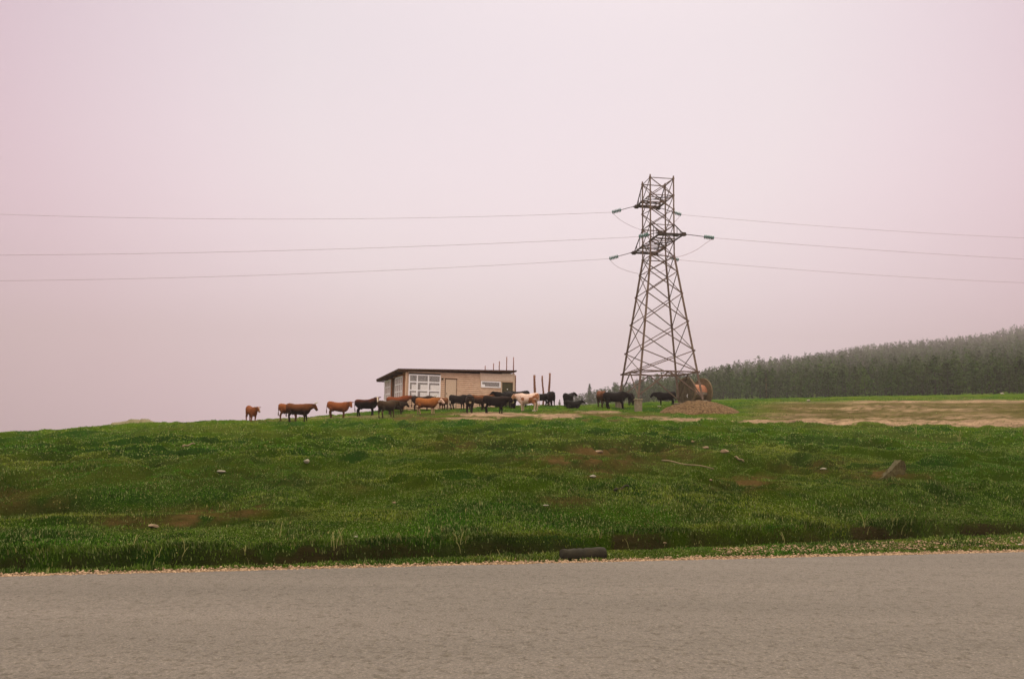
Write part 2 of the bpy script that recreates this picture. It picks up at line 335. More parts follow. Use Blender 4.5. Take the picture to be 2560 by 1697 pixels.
# road: asphalt sheet with a crumbled far edge
def build_road():
    us = np.concatenate([np.arange(-150, -16, 3), np.arange(-16, 22, .06), np.arange(22, 160, 3)])
    dirv = Vector((1, SL)).normalized(); nv = Vector((-dirv.y, dirv.x))
    e = .10*fbm(us*1.1, us*0+2, 51, 3)+.07*fbm(us*6, us*0+5, 52, 3)
    prof = [(-8.75, -.05), (-8.7, .0), (-8.0, .02), (-4.3, .05), (-1, .02), (-.25, .008), (0, .0), (.02, -.05)]
    V = []
    for u, ee in zip(us, e):
        for v, z in prof:
            vv = v+(ee if v > -.5 else 0)
            V.append((dirv.x*u+nv.x*vv, Y0+dirv.y*u+nv.y*vv, z))
    k = len(prof); i = np.arange((len(us)-1))[:, None]*k+np.arange(k-1)[None, :]
    Fc = np.stack([i, i+k, i+k+1, i+1], -1).reshape(-1, 4)
    me = npmesh('road', V, Fc, smooth=True)
    m = bpy.data.materials.new('asphalt'); m.use_nodes = True; nt = m.node_tree; p = nt.nodes['Principled BSDF']
    p.inputs['Roughness'].default_value = .8; p.inputs['Specular IOR Level'].default_value = .25
    g = N(nt, 'ShaderNodeTexCoord')
    def nz(sc, det, rough=.6, stretch=None):
        t = N(nt, 'ShaderNodeTexNoise'); t.inputs['Scale'].default_value = sc; t.inputs['Detail'].default_value = det; t.inputs['Roughness'].default_value = rough
        if stretch:
            mp = N(nt, 'ShaderNodeMapping'); mp.inputs['Scale'].default_value = stretch; mp.inputs['Rotation'].default_value = (0, 0, -math.atan(SL))
            nt.links.new(g.outputs['Object'], mp.inputs[0]); nt.links.new(mp.outputs[0], t.inputs['Vector'])
        else: nt.links.new(g.outputs['Object'], t.inputs['Vector'])
        return t
    a = nz(52, 5, .8); r1 = N(nt, 'ShaderNodeValToRGB'); nt.links.new(a.outputs['Fac'], r1.inputs[0])
    rampset(r1.color_ramp, [(.30, (.040, .035, .027)), (.44, (.122, .104, .086)), (.57, (.160, .136, .110)), (.74, (.34, .30, .255))])
    b = nz(.8, 4, .6, (.12, 1.0, 1)); r2 = N(nt, 'ShaderNodeValToRGB'); nt.links.new(b.outputs['Fac'], r2.inputs[0])
    rampset(r2.color_ramp, [(.3, (.84, .83, .80)), (.7, (1.10, 1.08, 1.07))])
    c = nz(15, 4, .7); r3 = N(nt, 'ShaderNodeValToRGB'); nt.links.new(c.outputs['Fac'], r3.inputs[0])
    rampset(r3.color_ramp, [(.34, (.62, .60, .52)), (.48, (1, 1, 1))])
    x1 = N(nt, 'ShaderNodeMix', data_type='RGBA', blend_type='MULTIPLY'); x1.inputs[0].default_value = 1
    x2 = N(nt, 'ShaderNodeMix', data_type='RGBA', blend_type='MULTIPLY'); x2.inputs[0].default_value = 1
    nt.links.new(r1.outputs[0], x1.inputs[6]); nt.links.new(r2.outputs[0], x1.inputs[7])
    nt.links.new(x1.outputs[2], x2.inputs[6]); nt.links.new(r3.outputs[0], x2.inputs[7]); nt.links.new(x2.outputs[2], p.inputs['Base Color'])
    bp = N(nt, 'ShaderNodeBump'); bp.inputs['Strength'].default_value = .7; bp.inputs['Distance'].default_value = .012
    nt.links.new(a.outputs['Fac'], bp.inputs['Height']); nt.links.new(bp.outputs[0], p.inputs['Normal'])
    tag(link('road', me, m), kind='structure')
build_road()

# grass: short blades growing out of the turf, thick near the road, sparser far off
def blades(n, y0, y1, h0, h1, w0, w1, name, label, pw=1.0, dry=.05):
    r = y0+(y1-y0)*rng.random(n)**pw
    a = -.80+rng.random(n)*1.95; x = a*np.maximum(r, 11); y = r+SL*x*(1-sst(20, 60, r))
    z = height(x, y); c, soil, brown, tan, edge = ground_col(x, y, z); v = road_v(x, y); k = v-verge_w(x)
    keep = (v > .20+.12*fbm(x*3, y*0, 68, 2)) & (rng.random(n) > np.clip(np.where((k > .04) & (k < .44), np.maximum(soil*.80, .60), 0)+soil*.93*((k >= .44) | (k < .04))+tan*1.0+edge*.97+brown*np.where(y > 45, .9, .45), 0, .985)) & (c.sum(-1) > 0)
    x, y, z, k, v, brown, c = x[keep], y[keep], z[keep], k[keep], v[keep], brown[keep], c[keep]; n = len(x)
    hn = fbm(x*.6, y*.6, 61, 3); cl = fbm(x*2.2, y*2.2, 62, 3)
    H = (h0+(h1-h0)*rng.random(n)**1.5)*(1+1.3*hn+1.7*cl)
    tuft = sst(.12, .24, fbm(x*1.6+7, y*1.6, 66, 3)); H = H*(1+.7*tuft)*np.where(k < 0, .9, 1)*np.where((k > .40) & (k < .8), 1.9, np.where((k > 0) & (k <= .40), 1.4, 1))
    H = np.clip(H, .015, 1)
    Wd = w0+(w1-w0)*rng.random(n); th = rng.random(n)*6.283; lean = rng.random(n)*.75; la = rng.random(n)*6.283
    lx = np.cos(la)*lean*H; ly = np.sin(la)*lean*H-np.where((k > .2) & (k < .8), .6*H, 0)
    dx = np.cos(th)*Wd/2; dy = np.sin(th)*Wd/2
    b0 = np.stack([x-dx, y-dy, z-.01], -1); b1 = np.stack([x+dx, y+dy, z-.01], -1)
    m0 = np.stack([x-dx*.7+lx*.35, y-dy*.7+ly*.35, z+H*.6], -1); m1 = np.stack([x+dx*.7+lx*.35, y+dy*.7+ly*.35, z+H*.6], -1)
    tp = np.stack([x+lx, y+ly, z+H*(1-.3*lean)], -1)
    V = np.stack([b0, b1, m1, m0, tp], 1).reshape(-1, 3); i = np.arange(n)[:, None]*5
    F3 = np.concatenate([i+np.array([0, 1, 2]), i+np.array([0, 2, 3]), i+np.array([3, 2, 4])])
    g = fbm(x*.3, y*.3, 63, 3); bb = np.stack([.078+0*x, .134+0*x, .017+0*x], -1)
    bb = mixc(bb, (.040, .112, .008), sst(-.06, .14, g)); bb = mixc(bb, (.14, .175, .022), sst(-.02, .2, fbm(x*.45, y*.45, 64, 4))*.8)
    br_ = np.clip(brown*sst(-.2, .1, fbm(x*2.3, y*2.3, 22, 3)+.25*(rng.random(n)-.5)), 0, 1); bb = mixc(bb, (.095, .082, .024), br_*.85)
    hol = sst(.02, .28, fbm(x*.6+40, y*.7, 15, 3)); mott = sst(.03, .16, fbm(x*2.6, y*2.0, 67, 3)); bb = mixc(bb, (.026, .055, .009), np.clip(hol*.7+tuft*.65+mott*.6, 0, .9)); u = rng.random(n); bb = mixc(bb, (.19, .225, .085), (u > .80)*.8*(1-br_)); bb = mixc(bb, (.26, .23, .09), (u < dry)*.8); bb = bb*np.array((1.16, 1.12, 1.1))*(1+.25*sst(18, 30, y))[:, None]*(.45+1.0*rng.random(n))[:, None]  # shade of hollows and dark gaps put into blade colour, with darker clumps
    colr = np.repeat(bb[:, None, :], 5, 1); colr = colr.reshape(-1, 3)
    tag(link(name, npmesh(name, V, F3, colr), MT['grass']), label, 'grass', kind='stuff')
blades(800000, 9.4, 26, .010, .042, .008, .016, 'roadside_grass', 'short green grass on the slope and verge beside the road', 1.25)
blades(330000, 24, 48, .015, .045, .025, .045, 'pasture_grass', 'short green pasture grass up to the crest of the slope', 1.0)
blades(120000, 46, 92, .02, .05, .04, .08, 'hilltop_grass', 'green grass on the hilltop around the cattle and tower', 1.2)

# loose stones of the shoulder
def pebbles():
    base = np.array([(1, 0, 0), (-1, 0, 0), (0, 1, 0), (0, -1, 0), (0, 0, 1), (0, 0, -1)], float)
    tri = np.array([(0, 2, 4), (2, 1, 4), (1, 3, 4), (3, 0, 4), (2, 0, 5), (1, 2, 5), (3, 1, 5), (0, 3, 5)])
    n = 20000; x = rng.random(n)*36-14; v = np.abs(rng.normal(0, .15, n))-.04
    q = rng.random(n) < .16; x = np.where(q, 3+rng.random(n)*13, x); v = np.where(q, verge_w(x)*(.35+.5*rng.random(n)), v)
    y = Y0+SL*x+v/CN; z = np.maximum(height(x, y), -.01)
    s = .008+.016*rng.random(n)**2.5
    jit = 1+.45*(rng.random((n, 6, 1))-.5); V = base[None]*jit*s[:, None, None]*np.array([1.2, 1, .65])
    th = rng.random(n)*6.283; c, sn = np.cos(th), np.sin(th)
    X = V[..., 0]*c[:, None]-V[..., 1]*sn[:, None]+x[:, None]; Y = V[..., 0]*sn[:, None]+V[..., 1]*c[:, None]+y[:, None]
    Z = V[..., 2]+(z+s*.3)[:, None]
    Fc = (np.arange(n)[:, None, None]*6+tri[None]).reshape(-1, 3)
    cl = np.repeat(((.19+.24*rng.random(n))[:, None]*np.array([1, .68, .42]))[:, None, :], 6, 1).reshape(-1, 3)
    tag(link('gravel', npmesh('gravel', np.stack([X, Y, Z], -1).reshape(-1, 3), Fc, cl), MT['grass']), 'loose tan gravel along the edge of the asphalt', 'gravel', kind='stuff')
pebbles()

# ------------------------------------------------------------------ ground level lookups
def ground_at(px, py, d0=45, d1=95):
    """the point of the ground seen at a pixel, searched between two distances"""
    ds = np.linspace(d0, d1, 800); P = [at(px, py, d) for d in (d0, d1)]
    X = np.interp(ds, [d0, d1], [P[0].x, P[1].x]); Z = np.interp(ds, [d0, d1], [P[0].z, P[1].z])
    g = height(X, ds)-Z; s = np.where(g >= 0)[0]
    i = s[0] if len(s) else int(np.argmin(np.abs(g)))
    return Vector((X[i], ds[i], hgt(X[i], ds[i])))

# ------------------------------------------------------------------ pylon
def build_pylon():
    P0 = at(1648, 1018, 68); gz = hgt(P0.x, P0.y); al = R(9)
    root = empty('lattice_pylon', (P0.x, P0.y, gz), al)
    tag(root, 'tall rusty steel lattice power pylon with three crossarms, standing among the cattle', 'pylon')
    def zz(py): return at(1648, py, 68).z-gz
    zb = zz(997)
    # corner order A far left, B near left, C near right, D far right; half widths by height
    zt, zw, zr = zz(454.5), zz(645.7), zz(933)
    def hw(z): return 1.05 if z >= zw else (1.05+1.49*(zw-z)/(zw-zr) if z >= zr else 2.54+.19*(zr-z)/(zr-zb))
    S = {'A': (-1, 1), 'B': (-1, -1), 'C': (1, -1), 'D': (1, 1)}
    def C(k, z): h = hw(z); return Vector((S[k][0]*h, S[k][1]*h, z))
    lv = [zr, zz(880.5), zz(808), zz(739), zz(684), zw]
    up = [zw, zz(609), zz(569), zz(530), zz(496), zt]
    for k in 'ABCD':
        bm = bmesh.new(); bm_bar(bm, C(k, zb-.1), C(k, zw), .17); bm_bar(bm, C(k, zw), C(k, zt+.25), .12)
        for z in lv+up[1:]: bm_box(bm, (-.13, -.13, -.12), (.13, .13, .12), Matrix.Translation(C(k, z)) @ Matrix.Scale(.6, 4))
        bmo('leg', bm, MT['steel'], root)
    for k in 'ABCD':
        bm = bmesh.new(); p = C(k, zb); bm_box(bm, (p.x-.26, p.y-.26, zb-2.4), (p.x+.26, p.y+.26, zb-.30)); bm_box(bm, (p.x-.31, p.y-.31, zb-.30), (p.x+.31, p.y+.31, zb-.18))
        bmesh.ops.bevel(bm, geom=bm.edges[:], offset=.03, segments=1, affect='EDGES')
        bmo('foundation', bm, MT['concrete'], root)
    for a, b in ('AB', 'BC', 'CD', 'DA'):
        bm = bmesh.new()
        for i in range(len(lv)-1):
            bm_bar(bm, C(a, lv[i]), C(b, lv[i+1]), .072); bm_bar(bm, C(b, lv[i]), C(a, lv[i+1]), .072)
        for i in range(len(up)-1):
            bm_bar(bm, C(a, up[i]), C(b, up[i+1]), .065); bm_bar(bm, C(b, up[i]), C(a, up[i+1]), .065)
        for z in (zw, up[1], up[2], up[4], zt): bm_bar(bm, C(a, z), C(b, z), .07)
        m = (C(a, zr)+C(b, zr))/2
        bm_bar(bm, C(a, zb+.1), m, .10); bm_bar(bm, C(b, zb+.1), m, .10)
        bmo('bracing', bm, MT['steel'], root)
    bm = bmesh.new()
    for a, b in ('AB', 'BC', 'CD', 'DA'): bm_bar(bm, C(a, zr), C(b, zr), .11)
    ms = [(C(a, zr)+C(b, zr))/2 for a, b in ('AB', 'BC', 'CD', 'DA')]
    for i in range(4): bm_bar(bm, ms[i], ms[(i+1) % 4], .07)
    bmo('base_ring', bm, MT['steel'], root)
    for z in (up[1], up[4]):
        bm = bmesh.new(); bm_bar(bm, C('A', z), C('C', z), .06); bm_bar(bm, C('B', z), C('D', z), .06)
        for t in (.33, .66):
            bm_bar(bm, C('A', z).lerp(C('B', z), t), C('D', z).lerp(C('C', z), t), .06)
        bmo('floor_brace', bm, MT['steel_dark'], root)
    tips = {}
    # crossarms: (name, side sign along local y, level, height the ties start from, length)
    for nm, sg, z, ztie, ln in (('top', 1, up[4], zt, 1.75), ('mid', -1, up[1]+.05, up[2]+.1, 2.35), ('low', 1, up[1]-.05, up[2], 2.55)):
        ka, kb = ('A', 'D') if sg > 0 else ('B', 'C')
        bm = bmesh.new(); h = 1.02; zt_ = z-.02
        tl = Vector((-h, sg*(1.05+ln), zt_)); tr = Vector((h, sg*(1.05+ln), zt_))
        for k, tp in ((ka, tl), (kb, tr)):
            bm_bar(bm, C(k, z), tp, .12); bm_bar(bm, C(k, ztie), tp, .07)
        bm_bar(bm, tl-Vector((.28, 0, 0)), tr+Vector((.28, 0, 0)), .13); bm_bar(bm, tl+Vector((0, -sg*.35, .0)), tr+Vector((0, -sg*.35, 0)), .09)
        for t in (.33, .66):
            q = C(ka, z).lerp(tl, t), C(kb, z).lerp(tr, t); bm_bar(bm, q[0], q[1], .06)
            w = C(ka, ztie).lerp(tl, t); bm_bar(bm, q[0], w, .05); w = C(kb, ztie).lerp(tr, t); bm_bar(bm, q[1], w, .05)
        bm_bar(bm, C(ka, z), tr.lerp(C(kb, z), .66), .055); bm_bar(bm, C(kb, z), tl.lerp(C(ka, z), .66), .055)
        bm_bar(bm, tl, tr.lerp(C(kb, z), .34), .055); bm_bar(bm, tr, tl.lerp(C(ka, z), .34), .055)
        for tp in (tl, tr): bm_box(bm, (-.16, -.14, -.14), (.16, .14, .14), Matrix.Translation(tp))
        bmo('crossarm', bm, MT['steel_dark'], root)
        mw = Matrix.Translation(root.location) @ Matrix.Rotation(al, 4, 'Z')
        tips[nm] = (mw @ (tl-Vector((.28, 0, 0))), mw @ (tr+Vector((.28, 0, 0))))
    return tips
TIPS = build_pylon()

# insulator strings, conductors and jumpers
ENDS = {}
WL = {'top': [(1530, 531), (700, 548), (0, 536)], 'mid': [(1597, 592), (800, 624), (0, 638)], 'low': [(1523, 647), (800, 683), (0, 702)]}
WR = {'top': [(1703, 537), (2130, 571), (2560, 595)], 'mid': [(1785, 595), (2170, 624), (2560, 648)], 'low': [(1697, 650), (2130, 684), (2560, 707)]}
NMS = {'top': 'topmost crossarm', 'mid': 'middle crossarm nearest the road', 'low': 'lowest crossarm on the far side'}
for key in ('top', 'mid', 'low'):
    for side, wl in ((0, WL[key]), (1, WR[key])):
        tip = TIPS[key][side]; d_end = tip.y+(-.12 if side == 0 else .25)*1.0
        end = at(wl[0][0], wl[0][1], d_end)
        dirv = (end-tip).normalized(); L = (end-tip).length
        if L < 1.2: end = tip+dirv*1.2; L = 1.2
        if L > 2.6: end = tip+dirv*2.6; L = 2.6
        root = empty('insulator_string', tip)
        tag(root, 'green glass insulator string pulling %s from the %s' % (('left', 'right')[side], NMS[key]), 'insulator', 'glass insulator strings on the pylon')
        q = dirv.to_track_quat('X', 'Z').to_matrix().to_4x4()
        bm = bmesh.new(); bm_tube(bm, [Vector((0, 0, 0)), q @ Vector((L-.85, 0, 0))], .03, 6); bmo('link_rod', bm, MT['steel_dark'], root)
        bm = bmesh.new(); bm_tube(bm, [q @ Vector((L-.88, 0, 0)), q @ Vector((L, 0, 0))], .045, 6); bmo('core', bm, MT['steel_dark'], root)
        proto = None
        for i in range(6):
            if proto is None:
                bm = bmesh.new(); bm_tube(bm, [q @ Vector((x, 0, 0)) for x in (-.035, -.01, .03, .055)], [.05, .185, .16, .04], 12)
                proto = bmo('glass_disc', bm, MT['glassins'], root, True); o = proto
            else:
                o = proto.copy(); COL.objects.link(o); o.parent = root
            o.location = q @ Vector((L-.80+.145*i, 0, 0))
        ENDS[key, side] = end.copy()
        # conductor: parabola through three sight lines on a fixed vertical plane
        dd = (-.02 if side == 0 else .22)
        P = [end]
        for (px, py) in wl[1:]:
            # plane through 'end' with direction (dx, dy) = (-1, .02) or (1, .22)
            sx = -1 if side == 0 else 1; r_ = ray(px, py)
            # EYE + t r = end + s (sx, -dd*sx..): solve in plan
            ax, ay = sx, (0.03 if side == 0 else .22)
            det = r_.x*(-ay)+ax*r_.y; bx, by = end.x-EYE.x, end.y-EYE.y
            tt = (bx*(-ay)+ax*by)/det; P.append(EYE+r_*tt)
        s = [0]+[(Vector((p.x, p.y))-Vector((end.x, end.y))).length for p in P[1:]]
        A = np.vander(s, 3); co = np.linalg.solve(A, [p.z for p in P]); hd = (Vector((P[2].x, P[2].y))-Vector((end.x, end.y))).normalized()
        bm = bmesh.new(); Smax = s[2]*1.9
        pts = [Vector((end.x+hd.x*u, end.y+hd.y*u, co[0]*u*u+co[1]*u+co[2])) for u in np.linspace(0, Smax, 60)]
        bm_tube(bm, pts, .013, 5)
        tag(bmo('power_line', bm, MT['wire']), 'thin sagging power line running %s from the %s' % (('left', 'right')[side], NMS[key]), 'cable', 'power lines strung from the pylon')
JMP = {'top': [(1555, 553), (1600, 574), (1640, 577), (1680, 560)], 'mid': [(1640, 628), (1690, 642), (1735, 628), (1765, 608)], 'low': [(1545, 668), (1595, 684), (1640, 683), (1675, 668)]}
for key in JMP:
    a, b = ENDS[key, 0], ENDS[key, 1]; js = JMP[key]
    pts = [a]+[at(p[0], p[1], a.y+(b.y-a.y)*(i+1)/5) for i, p in enumerate(js)]+[b]
    res = []
    for i in range(len(pts)-1):
        p0, p1, p2, p3 = pts[max(i-1, 0)], pts[i], pts[i+1], pts[min(i+2, len(pts)-1)]
        for t_ in (0, .2, .4, .6, .8): res.append(p1+.5*t_*((p2-p0)+t_*(2*p0-5*p1+4*p2-p3+t_*(3*(p1-p2)+p3-p0))))
    res.append(pts[-1]); bm = bmesh.new(); bm_tube(bm, res, .016, 5)
    tag(bmo('jumper_cable', bm, MT['wire']), 'slack jumper cable looping round the pylon below the %s' % NMS[key], 'cable', 'jumper cables on the pylon')

# ------------------------------------------------------------------ the wooden shed
def build_shed():
    beta = R(20); O = at(1014, 1022, 68); O.z = hgt(O.x, O.y)-.15
    ux, uy = Vector((math.cos(beta), math.sin(beta), 0)), Vector((-math.sin(beta), math.cos(beta), 0))
    root = empty('wooden_shed', O, beta)
    tag(root, 'long low shed of pine boards with white framed windows and a dark flat roof', 'shed')
    def on_front(px, py, w=0):
        r_ = ray(px, py); o = O+uy*w; t_ = (o-EYE).dot(uy)/r_.dot(uy); p = EYE+r_*t_-O; return p.dot(ux), p.z
    def on_side(px, py):
        r_ = ray(px, py); t_ = (O-EYE).dot(ux)/r_.dot(ux); p = EYE+r_*t_-O; return p.dot(uy), p.z
    L = on_front(1284, 980)[0]; Wd = on_side(963, 980)[0]
    hl = on_front(1014, 927)[1]; hr = on_front(1284, 931)[1]
    def top(u): return hl+(hr-hl)*u/L
    def bx(name, lo, hi, m, par=root, bev=0):
        bm = bmesh.new(); bm_box(bm, lo, hi)
        if bev: bmesh.ops.bevel(bm, geom=bm.edges[:], offset=bev, segments=1, affect='EDGES')
        return bmo(name, bm, m, par)
    W0u, W0b = on_front(1020, 996); _, W0t = on_front(1020, 934.5); W1u = on_front(1101, 960)[0]
    D0, D1 = on_front(1112, 980)[0], on_front(1141, 980)[0]; Dt = on_front(1126, 948)[1]; Db = on_front(1126, 1019)[1]
    S0, S1 = on_front(1202, 960)[0], on_front(1251, 960)[0]; St, Sb = on_front(1226, 953)[1], on_front(1226, 969)[1]
    K0, K1 = on_front(1254.5, 965)[0], on_front(1282, 965)[0]; Kt = on_front(1268, 956.5)[1]
    PL = on_front(1201, 940)[0]
    # front wall in clapboards: rows with a sloped face and a shadow gap, cut round the openings
    openings = [(W0u, W1u, W0b, W0t), (S0+.04, S1-.04, Sb+.04, St-.04), (K0, K1, -1, Kt)]
    bm = bmesh.new(); rowh = .17; z = -.9
    while z < max(hl, hr):
        z1 = min(z+rowh, top(0 if z > hl else L)+0)
        segs = [(0, L)]
        for a, b, lo, hi in openings:
            if z+rowh > lo+.02 and z < hi-.02:
                ns = []
                for s0, s1 in segs:
                    if a > s0: ns.append((s0, min(a, s1)))
                    if b < s1: ns.append((max(b, s0), s1))
                segs = [q for q in ns if q[1]-q[0] > .02]
        jt = rng.random()*.012
        for s0, s1 in segs:
            t0 = min(z+rowh-.02, top(s0)); t1 = min(z+rowh-.02, top(s1))
            if min(t0, t1) <= z: continue
            c = [(s0, -.048-jt*.5, z), (s1, -.048-jt*.5, z), (s1, .03, t1), (s0, .03, t0), (s0, .05, z), (s1, .05, z), (s1, .05, t1), (s0, .05, t0)]
            v = [bm.verts.new(p) for p in c]
            for f in ((0, 1, 2, 3), (4, 7, 6, 5), (0, 4, 5, 1), (3, 2, 6, 7), (0, 3, 7, 4), (1, 5, 6, 2)): bm.faces.new([v[i] for i in f])
        z += rowh
    fw = bmo('front_wall', bm, MT['siding'], root)
    # plywood cladding of the right end, proud of the boards
    bm = bmesh.new(); zc = Kt+.10
    for a, b in ((PL, K0-.03), (K0-.02, L-.02)):
        bm_box(bm, (a, -.075, St+.06), (b, -.05, top(a)-.10))
    bmo('plywood_cladding', bm, MT['ply'], root)
    for lo, hi in (((PL-.05, -.09, St+.05), (PL+.02, -.052, top(PL)-.05)), ((K0-.05, -.085, St+.05), (K0, -.051, top(PL)-.05)), ((L-.08, -.10, -.8), (L+.06, .06, hr-.1)), ((K0-.08, -.09, -.6), (K0, -.053, Kt))):
        bx('corner_board', lo, hi, MT['board'])
    # left side wall with two windows and a doorway
    sA = on_side(1007.5, 960)[0], on_side(989, 960)[0]; sB = on_side(978, 960)[0], on_side(963, 960)[0]
    dd = on_side(988, 960)[0], on_side(979.5, 960)[0]
    sidez = on_side(1008, 939.5)[1], on_side(1008, 996)[1]
    bm = bmesh.new(); z = -.9; htop = hl-.05
    ops = [(sA[0], sA[1], sidez[1], sidez[0]), (sB[0], sB[1], sidez[1], sidez[0]), (dd[0], dd[1], -1, sidez[0])]
    while z < htop:
        segs = [(.0, Wd)]
        for a, b, lo, hi in ops:
            if z+rowh > lo+.02 and z < hi-.02:
                ns = []
                for s0, s1 in segs:
                    if a > s0: ns.append((s0, min(a, s1)))
                    if b < s1: ns.append((max(b, s0), s1))
                segs = [q for q in ns if q[1]-q[0] > .02]
        for s0, s1 in segs:
            t1 = min(z+rowh-.012, htop); 
            c = [(-.045, s0, z), (-.045, s1, z), (-.012, s1, t1), (-.012, s0, t1), (.05, s0, z), (.05, s1, z), (.05, s1, t1), (.05, s0, t1)]
            v = [bm.verts.new(p) for p in c]
            for f in ((0, 1, 2, 3), (4, 7, 6, 5), (0, 4, 5, 1), (3, 2, 6, 7), (0, 3, 7, 4), (1, 5, 6, 2)): bm.faces.new([v[i] for i in f])
        z += rowh
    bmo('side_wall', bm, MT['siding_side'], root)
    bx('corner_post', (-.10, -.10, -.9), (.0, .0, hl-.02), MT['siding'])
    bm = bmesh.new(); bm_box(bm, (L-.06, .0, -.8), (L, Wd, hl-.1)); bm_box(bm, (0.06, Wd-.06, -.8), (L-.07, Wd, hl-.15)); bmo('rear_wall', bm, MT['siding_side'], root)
    bm = bmesh.new(); bm_box(bm, (.12, Wd*.5, -.5), (L*.72, Wd*.5+.05, hl-.2)); bm_box(bm, (.12, .1, -.55), (L-.1, Wd-.1, -.5)); bm_box(bm, (W1u+.3, .1, -.5), (W1u+.36, Wd*.5-.01, hl-.2))
    bm_box(bm, (S0-.5, .7, -.5), (L-.15, .75, hl-.2)); bmo('inner_lining', bm, MT['darkint'], root)
    gl = bpy.data.materials.new('window_glass'); gl.use_nodes = True; g = gl.node_tree; g.nodes.clear()
    oo = N(g, 'ShaderNodeOutputMaterial'); tr_ = N(g, 'ShaderNodeBsdfTransparent'); tr_.inputs[0].default_value = (.95, .95, .94, 1)
    gs = N(g, 'ShaderNodeBsdfGlossy'); gs.inputs['Roughness'].default_value = .05; gs.inputs[0].default_value = (.8, .8, .7, 1); ms = N(g, 'ShaderNodeMixShader'); ms.inputs[0].default_value = .10
    g.links.new(tr_.outputs[0], ms.inputs[1]); g.links.new(gs.outputs[0], ms.inputs[2]); g.links.new(ms.outputs[0], oo.inputs[0])
    # large front window
    win = empty('front_window', (0, 0, 0)); win.parent = root
    v1, v2 = on_front(1042.5, 960)[0], on_front(1070.5, 960)[0]
    h1 = on_front(1042, 954.5)[1]; h2 = on_front(1042, 975.5)[1]
    bm = bmesh.new(); y0, y1 = -.085, .0
    bm_box(bm, (W0u, y0, W0b), (W0u+.11, y1, W0t)); bm_box(bm, (W1u-.10, y0, W0b), (W1u, y1, W0t))
    bm_box(bm, (W0u+.11, y0+.002, W0t-.10), (W1u-.10, y1, W0t)); bm_box(bm, (W0u+.11, y0+.002, W0b), (W1u-.10, y1, W0b+.12))
    for vv in (v1, v2): bm_box(bm, (vv-.055, y0+.004, W0b+.12), (vv+.055, y1, W0t-.10))
    cells = [W0u+.11, v1-.055, v1+.055, v2-.055, v2+.055, W1u-.10]
    for hh in (h1, h2):
        for i in (0, 2, 4): bm_box(bm, (cells[i], y0+.006, hh-.05), (cells[i+1], y1, hh+.05))
    bmo('frame', bm, MT['white'], win)
    bx('pane', (W0u+.05, -.04, W0b+.05), (W1u-.05, -.034, W0t-.05), gl, win)
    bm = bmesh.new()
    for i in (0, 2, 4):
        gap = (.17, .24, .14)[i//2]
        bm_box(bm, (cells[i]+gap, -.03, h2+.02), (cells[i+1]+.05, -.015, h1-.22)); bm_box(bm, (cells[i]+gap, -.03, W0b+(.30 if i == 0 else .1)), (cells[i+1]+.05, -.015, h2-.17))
    bmo('pane_reflection', bm, MT['reflection_sheet'], win)  # pale boards behind the glass stand in for sky reflections in the panes
    # side windows with curtains
    for a, b in (sA, sB):
        a, b = min(a, b)+.03, max(a, b)-.03
        w = empty('side_window', (0, 0, 0)); w.parent = root; zl, zh = sidez[1], sidez[0]
        bm = bmesh.new(); x0, x1 = -.085, .02
        bm_box(bm, (x0, a, zl), (x1, a+.10, zh)); bm_box(bm, (x0, b-.10, zl), (x1, b, zh)); bm_box(bm, (x0+.002, a+.1, zh-.1), (x1, b-.1, zh)); bm_box(bm, (x0+.002, a+.1, zl), (x1, b-.1, zl+.1))
        for k in (1, 2, 3): q = a+(b-a)*k/4; bm_box(bm, (x0+.02, q-.04, zl+.1), (x1, q+.04, zh-.1))
        for k in (1, 2): q = zl+(zh-zl)*k/3; bm_box(bm, (x0+.01, a+.1, q-.05), (x0+.018, b-.1, q+.05))
        bmo('frame', bm, MT['white'], w)
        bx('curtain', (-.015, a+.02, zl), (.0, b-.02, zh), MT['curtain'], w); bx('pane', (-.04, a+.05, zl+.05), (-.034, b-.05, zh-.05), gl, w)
    bx('side_door', (.03, dd[0]+.02, -.5), (.07, dd[1]-.02, sidez[0]-.05), MT['soffit'])
    # door, its dark head board, little vent
    dr = bx('door', (D0+.05, -.075, Db), (D1-.05, -.05, Dt), MT['board'])
    bm = bmesh.new(); bm_box(bm, (D0, -.10, Dt), (D1+.03, -.047, Dt+.10)); bm_box(bm, (D0, -.065, Db), (D0+.045, -.047, Dt)); bm_box(bm, (D1-.045, -.065, Db), (D1, -.047, Dt)); bmo('door_frame', bm, MT['soffit'], dr)
    bx('handle', (D0+.12, -.11, (Dt+Db)/2-.1), (D0+.16, -.077, (Dt+Db)/2+.06), MT['dark'], dr)
    vu, vz = on_front(1105.5, 947); bx('vent', (vu-.08, -.10, vz-.08), (vu+.08, -.05, vz+.08), MT['dark'])
    # small horizontal window
    w = empty('strip_window', (0, 0, 0)); w.parent = root
    bm = bmesh.new(); bm_box(bm, (S0, -.10, Sb), (S0+.10, 0, St)); bm_box(bm, (S1-.12, -.10, Sb), (S1, 0, St)); bm_box(bm, (S0+.1, -.098, St-.09), (S1-.12, 0, St)); bm_box(bm, (S0+.1, -.098, Sb), (S1-.12, 0, Sb+.09))
    bm_box(bm, (S0+.1, -.08, Sb+.09), (S0+.36, -.02, Sb+.27)); bmo('frame', bm, MT['white'], w)
    bx('pane', (S0+.05, -.015, Sb+.05), (S1-.05, -.009, St-.05), gl, w)
    # dark gate of the right end
    gt = bx('dark_gate', (K0+.01, .02, -.5), (K1-.01, .06, Kt-.01), MT['dark']); bx('handle', ((K0+K1)/2-.03, -.03, Kt-.62), ((K0+K1)/2+.05, .018, Kt-.54), MT['white'], gt)
    # roof slab, soffit and fascia
    drop = .30; u0, u1 = -.80, L+.10; w0, w1 = -.42, Wd+.55
